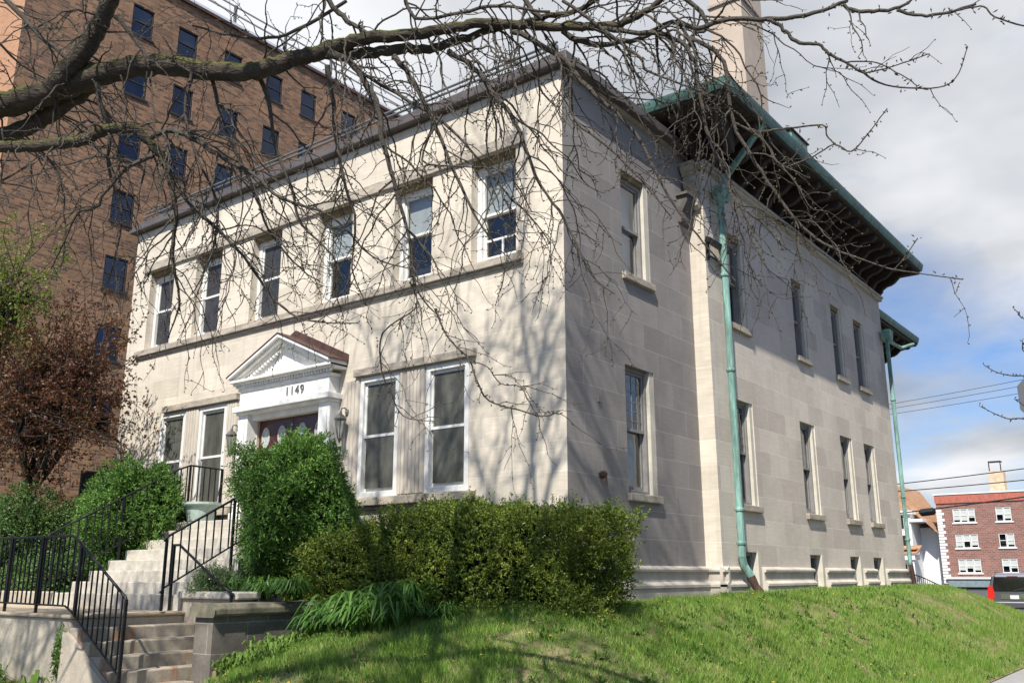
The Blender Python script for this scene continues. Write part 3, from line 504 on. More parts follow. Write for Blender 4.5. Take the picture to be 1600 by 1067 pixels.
# water table (stepped plinth) interrupted by the basement windows
def plinth(M,u0,u1,ends=(0,0)):
    pr=[(0,.8),(.11,.8),(.11,1.44),(.13,1.45),(.13,1.49),(.08,1.525),(.055,1.54),(.055,1.685),(.095,1.70),(.10,1.73),(.085,1.755),(.0,1.785)]
    MB().prism(pr,lambda n,z,t:M(t,n-.001,z),u0,u1).build('plinth',M_trim,HOUSE)
plinth(front,-11.95,.13); plinth(side0,-.13,4.17)
e=4.04
for a,c in BW: plinth(side1,e,a-.02); e=c+.02
plinth(side1,e,15.38)
pr=[(0,.8),(.11,.8),(.11,1.44),(.13,1.45),(.13,1.49),(.08,1.525),(.055,1.54),(.055,1.685),(.095,1.70),(.10,1.73),(.085,1.755),(.0,1.785)]
MB().prism(pr,lambda n,z,t:(t,4.17-n,z),.002,.437).build('plinth',M_trim,HOUSE)
# main roof: eaves, gutter, brackets
EX,EY0,EY1=1.45,2.95,15.62
b=MB(); b.box((-13.2,EY0+.04,9.78),(EX-.04,EY1,9.84)); 
for i in range(60): b.box((.34,3.1+i*.21,9.765),(EX-.08,3.1+i*.21+.19,9.781))
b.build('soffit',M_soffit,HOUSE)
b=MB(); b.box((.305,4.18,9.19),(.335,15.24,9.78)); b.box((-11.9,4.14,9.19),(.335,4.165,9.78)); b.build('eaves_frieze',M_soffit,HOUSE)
b=MB(); b.box((.2,4.12,9.06),(.40,15.3,9.13)); b.box((.2,4.10,9.131),(.44,15.3,9.19)); b.build('frieze_moulding',M_trim,HOUSE,bevel=.01)
b=MB(); z0,z1=9.84,12.4
b.add([(-13.2,EY0,z0),(EX,EY0,z0),(EX,EY1,z0),(-13.2,EY1,z0),(-8,9.3,z1),(-4.2,9.3,z1)],[(0,1,5,4),(1,2,5),(2,3,4,5),(3,0,4)]); b.build('roof',M_tile,HOUSE)
def gut(fn,t0,t1,name='gutter'):
    pr=[(0,0),(.02,-.11),(.06,-.155),(.12,-.155),(.15,-.09),(.17,-.02),(.18,.03),(.15,.04),(.13,-.08),(.03,-.07),(.02,.03)]
    return MB().prism(pr,fn,t0,t1).build(name,M_gutter,HOUSE)
gut(lambda n,z,t:(EX-.12+n,t,9.98+z),EY0-.05,EY1); gut(lambda n,z,t:(t,EY0+.12-n,9.98+z),-13.3,EX+.05)
BR=[(0,-.02),(.10,.0),(.17,.06),(.19,.13),(.30,.20),(.42,.22),(.52,.27),(.66,.40),(.80,.43),(.93,.42),(1.0,.46),(1.03,.52),(1.0,.60),(0,.60)]
BR2=[(.0,-.3),(.05,-.3),(.08,-.2),(.06,-.1),(.12,-.04),(0,.0)]
for i in range(17):
    y=4.45+i*.66
    b=MB()
    b.prism(BR,lambda n,z,t:(.336+n,t,9.18+z),y-.07,y+.07); b.prism([(.05,.30),(.2,.34),(.55,.50),(.6,.58),(.05,.58)],lambda n,z,t:(.336+n,t,9.18+z),y-.1,y+.1)
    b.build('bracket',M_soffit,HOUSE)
for i in range(4):
    x=.95-i*.66; b=MB(); b.prism(BR,lambda n,z,t:(t,4.139-n,9.18+z),x-.07,x+.07); b.build('bracket',M_soffit,HOUSE)
# carved console at the return
b=MB(); CP=[(0,8.25),(.06,8.22),(.12,8.3),(.10,8.42),(.16,8.55),(.24,8.7),(.22,8.85),(.32,8.95),(.34,9.04),(0,9.04)]
b.prism(CP,lambda n,z,t:(t,4.17-n,z),.04,.27); b.box((-.02,3.80,9.04),(.33,4.17,9.09)); b.build('console',M_band,HOUSE)
b=MB(); b.prism([(0,7.95),(.05,7.9),(.11,7.98),(.10,8.12),(.2,8.3),(.2,8.42),(0,8.42)],lambda n,z,t:(n+.0,t,z),3.75,4.16); b.box((-.01,3.7,8.42),(.24,4.165,8.47)); b.build('console',mat('blackened_stone',(.09,.08,.075),.9,var=.4,vscale=6),HOUSE)
# chimney, vent box on roof
b=MB(); b.box((-.12,6.0,9.9),(.6,7.15,16.5)); b.build('chimney',mat('chimney_stucco',(.42,.345,.275),.9,bump=.3,bscale=10,var=.15,vscale=1.2),HOUSE)
b=MB(); b.box((-.16,5.95,13.6),(.64,7.2,13.66)); b.build('chimney_band',M_band,HOUSE)
b=MB(); b.box((.9,6.35,9.95),(1.34,7.25,10.42)); b.build('roof_hatch',M_gutter,HOUSE,bevel=.03)
MB().box((.87,6.3,10.421),(1.37,7.3,10.46)).build('hatch_cover',M_copperD,HOUSE,bevel=.02)
# downspout with collector head
def downspout(pts,r,head,low,shoe):
    d=MB(); d.tube(pts,r,10); 
    x,y,z=head; d.prism([(-.05,0),(.05,0),(.14,.16),(.14,.24),(.17,.26),(.17,.32),(-.17,.32),(-.17,.26),(-.14,.24),(-.14,.16)],lambda a,c,t:(x+t,y+a,z+c),-.09,.14)
    for zz in low: d.lathe((pts[1][0],pts[1][1],zz),[(r*1.25,0),(r*1.35,.03),(r*1.25,.06)],12)
    o=d.build('downspout',M_copper,HOUSE,smooth=False); MB().tube(shoe,r*1.05,10).build('downspout_boot',M_copperD,o); return o
downspout([(.47,4.62,8.5),(.47,4.62,1.95),(.47,4.68,1.80),(.55,4.76,1.62)],.065,(.47,4.62,8.45),(2.72,2.15,5.2,7.0,8.2),[(.55,4.76,1.62),(.60,4.80,1.45),(.68,4.84,1.34)])
b=MB(); b.prism([(0,0),(.1,0),(.1,.12),(0,.12)],lambda a,c,t:((.47+t*.95),4.57+a,8.75+c+t*1.0),0,1.0); b.build('downspout_leader',M_copper,HOUSE)
downspout([(.47,15.1,7.9),(.47,15.1,1.95),(.47,15.1,1.9)],.055,(.47,15.1,7.85),(6.2,3.6,2.5),[(.47,15.1,1.95),(.50,15.2,1.4)])
# rear wing
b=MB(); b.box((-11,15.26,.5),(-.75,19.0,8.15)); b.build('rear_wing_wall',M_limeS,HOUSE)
b=MB(); b.box((-12,15.27,8.6),(.22,19.4,8.66)); b.build('rear_soffit',M_soffit,HOUSE)
b=MB(); b.add([(-12,15.27,8.67),(.25,15.27,8.67),(.25,19.5,8.67),(-12,19.5,8.67),(-8,17,9.9),(-3,17,9.9),(-3,15.27,9.9),(-8,15.27,9.9)],[(1,2,5,6),(2,3,4,5)]); b.build('rear_roof',M_tile,HOUSE)
gut(lambda n,z,t:(.13+n,t,8.84+z),15.3,19.45); 
for i in range(6):
    y=15.7+i*.66; b=MB(); b.prism([(a*.85,c*.8) for a,c in BR],lambda n,z,t:(-.745+n,t,8.12+z),y-.07,y+.07); b.build('bracket',M_soffit,HOUSE)
MB().tube([(.22,19.0,8.6),(.2,17.6,8.2),(.42,15.5,7.95),(.47,15.15,7.9)],.05,8).build('downspout_leader',M_copper,HOUSE)
# doorway
DW=MB(); y0,y1=-.02,.3
for a,c in ((-7.30,-7.02),(-5.04,-4.74)):
    DW.box(front(a,y0,2.58),front(c,.22,4.55)); DW.box(front(a+.06,.22,2.75),front(c-.06,.25,4.42)); DW.box(front(a-.03,.0,2.58),front(c+.03,.27,2.75))
DW.box(front(-7.02,-.02,4.45),front(-5.04,.12,4.55)); DW.box(front(-7.32,y0,4.551),front(-4.72,.26,4.60))
DW.box(front(-7.36,y0,4.601),front(-4.68,.33,4.70)); DW.box(front(-7.26,y0,4.701),front(-4.78,.24,5.0)); DW.box(front(-7.30,y0,5.0),front(-4.74,.27,5.06)); 
DW.box(front(-7.38,y0,5.12),front(-4.64,.34,5.15)); DW.box(front(-7.42,y0,5.151),front(-4.60,.40,5.20))
df=DW.build('door_surround',M_white,HOUSE,bevel=.008)
cx=-6.01
for i in range(35): MB().box(front(-7.32+i*.0765,.27,5.062),front(-7.32+i*.0765+.042,.31,5.118)).build('dentil',M_white,HOUSE)
sl_=.63/1.40
for s in (-1,1):
    for i in range(16):
        t=.12+i*.078; x=cx+s*t; z=5.80-t*sl_-.10; MB().box(front(x-.02,.24,z-.05),front(x+.02,.29,z)).build('dentil',M_white,HOUSE)
b=MB(); b.prism([(-1.2,5.2),(1.2,5.2),(0,5.74)],lambda a,z,t:front(cx+a,t,z),.0,.2); b.build('tympanum',M_white,HOUSE)
b=MB()
for s in (-1,1):
    for (t0,t1,d) in ((-.10,-.055,.30),(-.054,.0,.37),(.001,.05,.44)):
        b.prism([(0,5.85+t0),(s*1.41,5.85-1.41*sl_+t0*1.0),(s*1.41,5.85-1.41*sl_+t1),(0,5.85+t1)],lambda a,z,t:front(cx+a,t,z),0,d)
b.build('pediment',M_white,HOUSE)
b=MB()
for s in (-1,1): b.prism([(0,5.902),(s*1.45,5.902-1.45*sl_),(s*1.45,5.925-1.45*sl_),(0,5.93)],lambda a,z,t:front(cx+a,t,z),-.0,.45)
for s in (-1,1): b.prism([(0,5.92),(s*1.45,5.92-1.45*sl_),(s*1.45,6.04-1.45*sl_),(0,6.05)],lambda a,z,t:front(cx+a,t,z),-.0,.03)
b.build('pediment_flashing',M_copperD,HOUSE)
for s in (-1,1):
    MB().box(front(-6.03+s*.484-.48,-.10,2.60),front(-6.03+s*.484+.48,-.05,4.449)).build('door',M_door,HOUSE,bevel=.01)
M_lead=mat('leaded_glass',(.32,.38,.38),.12,var=.45,vscale=25)
for xx in (-6.78,-6.32,-5.75,-5.30):
    b=MB(); n=16; V=[front(xx+.085*math.cos(2*math.pi*i/n),-.045,4.12+.17*math.sin(2*math.pi*i/n)) for i in range(n)]; b.add(V,[tuple(range(n))]); b.build('door_light',M_lead,HOUSE)
for xx in (-6.78,-6.32,-5.75,-5.30):
    b=MB(); pts=[front(xx+.1*math.cos(2*math.pi*i/16),-.042,4.12+.185*math.sin(2*math.pi*i/16)) for i in range(17)]; b.tube(pts,.014,5,cap=False); b.build('door_moulding',M_trim,HOUSE)
MB().box(front(-6.9,-.15,2.56),front(-5.1,.28,2.60)).build('threshold',M_trim,HOUSE)
# house number, raised digits
for i,ch in enumerate('1149'):
    cu=D.curves.new('digit','FONT'); cu.body=ch; cu.size=.23; cu.extrude=.008
    to=D.objects.new('tmp',cu); me=D.meshes.new_from_object(to); D.objects.remove(to)
    o=D.objects.new('house_number',me); COL.objects.link(o); me.materials.clear(); me.materials.append(D.materials.get('number_metal') or mat('number_metal',(.2,.2,.2),.4,metal=.6))
    o.parent=HOUSE; o.matrix_parent_inverse=WM[HOUSE.name].inverted(); o.location=(-5.93+i*.135,-.252,4.77); o.rotation_euler=(R(90),0,0); o['label']='raised dark digit %s over the doorway'%ch
# small things on the side wall
o=MB().lathe((.06,.84,3.06),[(.03,-.05),(.06,-.02),(.065,.03),(.03,.06)],12).tube([(0,.84,3.06),(.1,.84,3.06),(.12,.84,2.9)],.02,8).build('vent_pipe',M_copperD); tag(o,'short copper pipe spout sticking out of the side wall left of the window','vent pipe')
o=MB().box((0,.82,4.15),(.03,.88,4.24)).build('wall_bolt',M_gframe,HOUSE)
LB=thing('floodlight','long black angled light fixture on the corner pier beside the green downspout','floodlight',(.38,4.4,7.5))
b=MB(); b.prism([(0,0),(.10,-.02),(.12,.06),(.03,.10)],lambda n,z,t:(.36+n,t,7.55+z),4.05,4.95); b.build('housing',M_iron,LB)
b=MB(); b.prism([(0,0),(.03,0),(.03,.03),(0,.03)],lambda n,z,t:(.36+n,t,7.30+z),4.1,4.9); b.box((.31,4.2,7.25),(.36,4.25,7.6)); b.box((.31,4.8,7.25),(.36,4.85,7.6)); b.build('mounting_bar',M_iron,LB)
# wall lanterns
def lantern(x,label):
    t=thing('wall_lantern',label,'lantern',(x,-.05,3.9),group='lanterns beside the front door')
    MB().tube([(x,-.02,4.36),(x,-.10,4.42),(x,-.17,4.40),(x,-.19,4.33)],.012,6).lathe((x,-.03,4.3),[(.035,0),(.045,.05),(.035,.1)],8).build('bracket_arm',M_pewter,t)
    MB().lathe((x,-.19,4.2),[(.10,0),(.105,.02),(.06,.08),(.03,.1),(.02,.14)],8).build('cap',M_pewter,t); MB().lathe((x,-.19,3.80),[(.008,0),(.03,.07),(.036,.085)],8).build('finial',M_pewter,t)
    g=MB().lathe((x,-.19,3.88),[(.035,0),(.055,.12),(.085,.3),(.09,.32)],8).build('glass_shade',glassmat('lantern_glass%s'%('' if x>-6 else '_b'),(.75,.78,.75),.1,.1),t)
    b=MB()
    for i in range(8):
        a=i*math.pi/4; b.tube([(x+.037*math.cos(a),-.19+.037*math.sin(a),3.88),(x+.058*math.cos(a),-.19+.058*math.sin(a),4.0),(x+.092*math.cos(a),-.19+.092*math.sin(a),4.2)],.005,4)
    b.build('lantern_bars',M_pewter,t)
lantern(-4.5,'black glass lantern right of the white doorway, beside the bright fluted pier')
lantern(-7.52,'black glass lantern left of the white doorway, half hidden by twigs')
# ------------------------------------------------------------------ steps and landing
ST=thing('entrance_steps','pale limestone steps with rust stains climbing from the lower landing to the front door','steps',(-6.2,-1.5,1.2))
zt=[1.385,1.555,1.725,1.895,2.07,2.24,2.41,2.575]; yt=[-3.03,-2.73,-2.43,-2.12,-1.82,-1.53,-1.24,-.95]
for i in range(8):
    y1=yt[i+1] if i<7 else -.02; b=MB(); b.box((-8.0-.004*(i%2),yt[i],zt[i]-.20 if i else 1.0),(-4.41+.004*(i%2),y1+.05 if i<7 else y1,zt[i]))
    b.build('step' if i<7 else 'top_landing',M_step,ST,bevel=.012)
b=MB(); 
for i in range(8): b.box((-7.98,yt[i]+.03,1.0),(-4.44,-.03,zt[i]-.2))
b.build('step_core',M_conc,ST)
LD=thing('lower_landing','long pale concrete landing with stained front wall, between the two flights of steps','landing',(-8,-3.8,0))
b=MB(); b.box((-16,-4.58,-.1),(-4.34,-2.98,1.13)); b.build('retaining_wall',M_conc,LD,bevel=.02)
b=MB(); b.box((-16,-4.62,1.131),(-4.30,-2.97,1.18)); b.build('landing_slab',mat('landing_slab',(.42,.34,.24),.9,bump=.4,bscale=40,var=.2,vscale=3),LD,bevel=.02)
LS=thing('street_steps','worn stone steps with rust marks going down from the landing past the grey pillar','steps',(-3.6,-3.8,0))
xs_=[-4.05,-3.80,-3.55,-3.30,-3.04,-2.78,-2.52]; zz_=[1.025,.87,.715,.56,.405,.25,.10]
for i in range(7):
    ny=-3.0 if xs_[i]<-3.2 else -3.63; b=MB(); b.box((xs_[i]-.262 if i else -4.335,-4.60+.003*i,-.05),(xs_[i],ny,zz_[i])); b.build('step',M_step2,LS,bevel=.018)
b=MB(); b.prism([(-4.34,.98),(-4.34,-.1),(-2.4,-.1),(-2.5,.0),(-4.2,.92)],lambda x,z,t:(x,t,z),-4.66,-4.602); b.build('stringer',M_conc,LS,bevel=.01)
# planter wall
PW=thing('planter_wall','pale stone planter wall with rounded coping right of the lower steps, filled with leaves','planter',(-4.2,-2.6,1.0))
b=MB(); b.box((-4.42,-3.0,-.1),(-3.2,-2.72,1.34)); b.box((-4.40,-2.72,.9),(-4.30,-.4,1.30)); b.build('wall',M_conc,PW,bevel=.01)
b=MB(); b.box((-4.46,-3.05,1.341),(-3.12,-2.66,1.44)); b.build('coping',M_trim,PW,bevel=.025)
b=MB(); b.box((-4.2,-2.36,1.0),(-3.2,-2.24,1.38)); b.build('rear_kerb',M_trim,PW,bevel=.02)
b=MB(); b.box((-8.6,-3.05,1.0),(-8.04,-2.9,1.40)); b.box((-16,-3.05,1.0),(-8.601,-2.9,1.40)); o=b.build('garden_kerb',M_conc,bevel=.02); tag(o,'low pale concrete kerb along the back of the landing, left of the entrance steps','kerb')
PL=thing('gate_pillar','dark grey sandstone block pier with heavy coping and a small recessed slot beside the lower steps','pier',(-3,-2.8,0))
wall('pier_face',lambda u,n,z:(-2.8+n,u,z),-3.6,-2.0,-.1,1.16,[(-3.12,-2.82,.92,1.02)],M_sand,PL,depth=.06)
b=MB(); b.box((-3.18,-3.599,-.1),(-2.81,-2.0,1.16)); b.box((-2.87,-3.2,.9),(-2.861,-2.8,1.04)); b.build('pier_block',M_sand,PL)
b=MB(); b.prism([(-3.23,1.161),(-2.75,1.161),(-2.73,1.19),(-2.73,1.25),(-2.79,1.31),(-3.17,1.31),(-3.23,1.25)],lambda x,z,t:(x,t,z),-3.65,-1.98); b.build('coping',mat('mossy_coping',(.16,.145,.10),.9,bump=.5,bscale=25,var=.45,vscale=5),PL,bevel=.012)
b=MB(); b.box((-2.95,-1.98,.3),(-2.80,-1.7,1.0)); b.build('return_wall',M_sand,PL)
# ------------------------------------------------------------------ railings
def railing(label,pts,h=0,gap=.13,posts=(),bot=.09,top=None,lower=True,r=.008,rr=.017,parent_pt=None,drop=None,feet=None,group=None):
    """pts: top rail polyline; feet(x,y)->ground height"""
    t=thing('iron_railing',label,'railing',(pts[0][0],pts[0][1],feet(*pts[0][:2])),group=group)
    MB().tube(pts,rr,8).build('handrail',M_iron,t,smooth=True)
    P=[Vector(p) for p in pts]
    if lower: MB().tube([(p.x,p.y,p.z-drop) for p in P],rr*.75,6).build('bottom_rail',M_iron,t)
    if gap:
        for i in range(len(P)-1):
            L=(P[i+1]-P[i]).to_2d().length if hasattr((P[i+1]-P[i]),'to_2d') else 1; n=max(1,round(L/gap))
            for k in range(n):
                q=P[i].lerp(P[i+1],(k+.5)/n); MB().box((q.x-r,q.y-r,q.z-drop),(q.x+r,q.y+r,q.z-.01)).build('baluster',M_iron,t)
    for (x,y,zt_) in posts: MB().box((x-.016,y-.016,feet(x,y)-.01),(x+.016,y+.016,zt_)).build('post',M_iron,t)
    return t
def stair_z(x,y):
    for i in range(7,-1,-1):
        if y>=yt[i]: return zt[i]
    return 1.18
def low_z(x,y):
    if x<=-4.3: return 1.18
    for xx,z in zip(xs_,zz_):
        if x<=xx: return z
    return 0
railing('black iron railing along the front edge of the landing, bending down the lower steps',[(-14,-4.56,2.17),(-8,-4.56,2.17),(-4.56,-4.56,2.14),(-4.40,-4.56,2.08),(-3.18,-4.56,1.40),(-3.14,-4.56,1.33)],gap=.125,drop=.89-.03,posts=[(-13.5,-4.56,2.17),(-12,-4.56,2.17),(-9.2,-4.56,2.17),(-7.55,-4.56,2.17),(-6.17,-4.56,2.17),(-5.30,-4.56,2.16),(-4.30,-4.56,2.02),(-3.16,-4.56,1.38)],feet=low_z,rr=.017)
railing('black iron railing with thin balusters down the right side of the entrance steps',[(-4.3,-.95,3.46),(-4.3,-2.33,2.74),(-4.3,-3.36,2.17),(-4.3,-3.42,2.10),(-4.3,-3.38,2.02)][:4],drop=.68,posts=[(-4.3,-1.0,3.42),(-4.3,-2.33,2.72),(-4.3,-3.38,2.13)],feet=lambda x,y:1.2 if y<-3 else stair_z(x,y))
railing('black iron railing down the left side of the entrance steps to the house wall',[(-7.9,-.02,3.60),(-7.9,-.75,3.62),(-7.9,-1.0,3.52),(-7.9,-3.2,2.30),(-7.9,-3.3,2.2)],drop=.80,posts=[(-7.9,-.05,3.6),(-7.9,-.75,3.6),(-7.9,-2.0,2.95),(-7.9,-3.25,2.25)],feet=lambda x,y:1.2 if y<-3 else stair_z(x,y))
t=railing('plain black handrail without balusters sloping down the planter side of the lower steps',[(-4.62,-3.08,2.06),(-4.45,-3.08,2.06),(-3.5,-3.08,1.56),(-3.15,-3.08,1.40)],gap=0,lower=False,drop=0,posts=[(-4.58,-3.08,2.05),(-3.2,-3.08,1.42)],feet=lambda x,y:1.18 if x<-4.3 else .5,rr=.018)
# pot
t=thing('flower_pot','pale green round flower pot with a thick rim at the top of the entrance steps','flower pot',(-7.6,-.66,2.575))
M_pot=mat('pot_green',(.30,.38,.33),.6,bump=.2,bscale=20,var=.2,vscale=6)
MB().lathe((-7.6,-.66,2.577),[(.21,0),(.23,.02),(.235,.05),(.29,.28),(.30,.29)],24).build('pot_body',M_pot,t,smooth=False)
MB().lathe((-7.6,-.66,2.868),[(.34,0),(.355,.02),(.35,.06),(.31,.06),(.30,.0)],24).build('pot_rim',M_pot,t)
# ------------------------------------------------------------------ brick apartment block on the left
AP=thing('apartment_block','tall brown brick apartment block with dark sash windows rising behind the stone house','building',(-25.6,15,0))
XB=-25.6; bM=lambda u,n,z:(XB+n,u,z)
cols=[6.85,8.97,11.3,13.62,15.7,18.3,20.9,23.5]; rows=[4.02+i*2.76 for i in range(8)]
ops=[(c-.48,c+.48,z,z+1.34) for c in cols for z in rows]
wall('wall',bM,2.2,26,-.2,25.9,ops,M_brick,AP,depth=.16)
M_bframe=mat('dark_bronze_frame',(.03,.025,.022),.5); M_linb=mat('pale_brick_jamb',(.40,.22,.13),.85,var=.15)
for ci,c in enumerate(cols[:7]):
    for z in rows:
        f=ring(MB(),bM,c-.48,c+.48,z,z+1.34,.06,-.14,-.03).build('window',M_bframe,AP)
        MB().box(bM(c-.42,-.13,z+.62),bM(c+.42,-.05,z+.67)).build('sash_bar',M_bframe,f)
        p=MB(); p.quad(bM(c-.42,-.09,z+.05),bM(c+.42,-.09,z+.05),bM(c+.42,-.09,z+1.28),bM(c-.42,-.09,z+1.28)); p.build('pane',M_glassA,f)
        if random.random()<.55: h=random.choice((.5,.62,.7,.35)); MB().box(bM(c-.42,-.15,z+1.28-h),bM(c+.42,-.145,z+1.3)).build('blind',M_shade if random.random()<.4 else M_curtain,f)
        MB().box(bM(c-.54,-.02,z-.08),bM(c+.54,.05,z-.001)).build('sill',M_bframe,f)
MB().box((XB-6,3,0),(XB-.25,25.8,25.5)).build('interior',M_dark,AP)
wall('wall',lambda u,n,z:(u,2.2-n,z),-45,XB,-.2,25.9,[],brickmat('sunlit_orange_brick',(.46,.24,.13),(.38,.19,.11),(.36,.27,.19),.22,.073,.007,var=.12,vscale=.4,stain=.15,gs=9,bump=.3),AP)  # front face brick coloured lighter and more orange, sunlight put into the colour
MB().box((XB-18,2.25,25.6),(XB-.05,26,25.88)).build('roof_deck',M_fascia,AP)
b=MB(); b.box((XB-19,2.1,25.9),(XB+.12,26.1,26.05)); b.build('roof_edge',M_copperD,AP)
b=MB(); b.box((XB-.1,2.12,26.051),(XB+.08,26.08,26.20)); b.build('parapet_flashing',mat('bright_aluminium',(.75,.77,.8),.4,metal=.3),AP)
b=MB()
for z in (26.75,27.15): b.tube([(XB-.1,2.3,z),(XB-.1,26,z)],.05,6)
b.build('roof_rail',mat('bright_steel_rail',(.62,.64,.66),.4,metal=.4),AP)
for i in range(9): MB().box((XB-.15,2.5+i*2.9,26.2),(XB-.05,2.62+i*2.9,27.2)).build('rail_post',M_rail,AP)
# ------------------------------------------------------------------ far buildings at the right
FB=thing('far_brick_building','red brick three storey building with white quoins and grouped sash windows across the street','building',(-12,112,0))
fM=lambda u,n,z:(u,110-n,z)
Lx=-20.7; trip=[(-19.45,-17.1,7.55,9.15),(-19.8,-17.4,4.6,6.15),(-20.05,-17.7,1.8,3.35)]
trip=[(-19.2,-16.9),]
rowz=[(7.6,9.2),(4.65,6.2),(1.8,3.35)]
groups=[(-18.95,3),(-14.3,2),(-9.7,3),(-5.2,2)]
ops=[(g,g+.82*n,z0,z1) for g,n in groups for z0,z1 in rowz]
wall('wall',fM,Lx,0,.2,9.9,ops,M_brick2,FB,depth=.15)
M_wf=mat('far_white_trim',(.66,.66,.63),.6)
MB().box((Lx,110.4,0),(0,111,10)).build('interior',M_dark,FB)
for g,n in groups:
    for z0,z1 in rowz:
        for k in range(n):
            a=g+.82*k; f=ring(MB(),fM,a+.02,a+.80,z0,z1,.07,-.12,-.02).build('window',M_wf,FB); MB().box(fM(a+.08,-.1,(z0+z1)/2-.03),fM(a+.74,-.04,(z0+z1)/2+.03)).build('sash_bar',M_wf,f)
            p=MB(); p.quad(fM(a+.08,-.08,z0+.06),fM(a+.74,-.08,z0+.06),fM(a+.74,-.08,z1-.06),fM(a+.08,-.08,z1-.06)); p.build('pane',M_glassC,f)
            if random.random()<.95: MB().box(fM(a+.08,-.10,z0+.06+(z1-z0)*random.choice((.1,.15,.3,.45))),fM(a+.74,-.095,z1-.06)).build('blind',M_wf,f)
        MB().box(fM(g-.15,-.02,z0-.16),fM(g+.82*n+.15,.1,z0-.001)).build('sill',M_wf,FB)
b=MB()
for i in range(24): z=.6+i*.36; w=.55 if i%2 else .8; b.box(fM(Lx-.05,-.1,z),fM(Lx+w,.05,z+.30))
b.build('quoins',M_wf,FB)
b=MB(); b.box(fM(Lx-.1,-10,9.901),fM(0,.12,10.9)); b.build('parapet',mat('red_parapet_tiles',(.36,.11,.075),.8,bump=.4,bscale=4,var=.25,vscale=2,stretch=(3,3,1)),FB)
MB().box(fM(Lx-.2,-10,10.901),fM(0,.2,11.05)).build('parapet_cap',M_wf,FB)
b=MB(); b.box(fM(Lx+.5,-.1,.2),fM(0,.25,1.1)); b.build('plinth',mat('teal_grey_plinth',(.16,.21,.22),.8,var=.2),FB); MB().box(fM(Lx+.3,-.1,1.101),fM(0,.4,1.3)).build('plinth_band',M_wf,FB)
b=MB(); b.box((-14.9,112,11.05),(-13.3,113.5,13.6)); b.build('chimney',mat('worn_chimney',(.5,.38,.26),.9,bump=.5,bscale=5,var=.3,vscale=2),FB); 
b=MB(); 
for dx_ in (0,1.25): b.box((-14.8+dx_,112.1,13.6),(-14.7+dx_,112.2,14.75)); 
b.box((-14.8,112.1,14.7),(-13.45,113.3,14.8)); b.build('chimney_cap',M_iron,FB)
b=MB(); b.add([(-11,112,11.05),(-9,112,11.05),(-9,114,11.05),(-11,114,11.05),(-10.3,113,11.9)],[(0,1,4),(1,2,4),(2,3,4),(3,0,4)]); b.build('skylight',M_fascia,FB)
WH=thing('white_house','white two storey house with an orange brown shingle roof squeezed beside the brick building','house',(-25,112,0))
M_wh=mat('white_siding',(.72,.72,.70),.7,bump=.3,bscale=3,stretch=(.05,.05,20)); M_sh=mat('orange_shingles',(.36,.20,.11),.9,bump=.6,bscale=5,var=.25,vscale=1.5)
b=MB(); b.box((-30,108,.2),(-23.3,118,8.7)); b.box((-23.3,112,.2),(-21.3,118,7.2)); b.build('wall',M_wh,WH)
b=MB(); b.prism([(-31,8.7),(-26.5,12.4),(-24.6,12.2),(-21.0,6.6),(-20.7,6.6),(-20.7,6.4),(-23,8.6)],lambda x,z,t:(x,t,z),109.5,119); b.build('roof',M_sh,WH)
b=MB(); b.box((-30,107.6,8.701),(-22.9,109.4,9.1)); b.box((-23.4,107.8,7.75),(-21.9,112,8.1)); b.build('eave_trim',M_wh,WH)
b=MB(); b.box((-30,105.6,4.45),(-22.4,108,4.62)); b.prism([(105.4,4.1),(108,5.0),(108,4.7),(105.4,3.9)],lambda y,z,t:(t,y,z),-30,-22.3); b.build('porch_roof',M_sh,WH)
b=MB(); b.box((-30,105.5,3.3),(-22.6,107.9,3.9)); 
for x in (-29,-26.5,-24.8,-22.9): b.box((x-.12,105.7,.5),(x+.12,105.95,3.3))
b.box((-30,105.6,.5),(-22.6,108,.75)); b.build('porch',M_wh,WH)
for x0,x1,z0,z1 in ((-24.9,-24.1,7.0,8.5),(-25,-24,4.9,6.2),(-25.4,-24.2,1.0,2.8)):
    f=MB().box((x0-.1,107.93,z0-.1),(x1+.1,108.0,z1+.1)).build('window',M_wh,WH); MB().box((x0,107.9,z0),(x1,107.925,z1)).build('pane',M_dark,f)
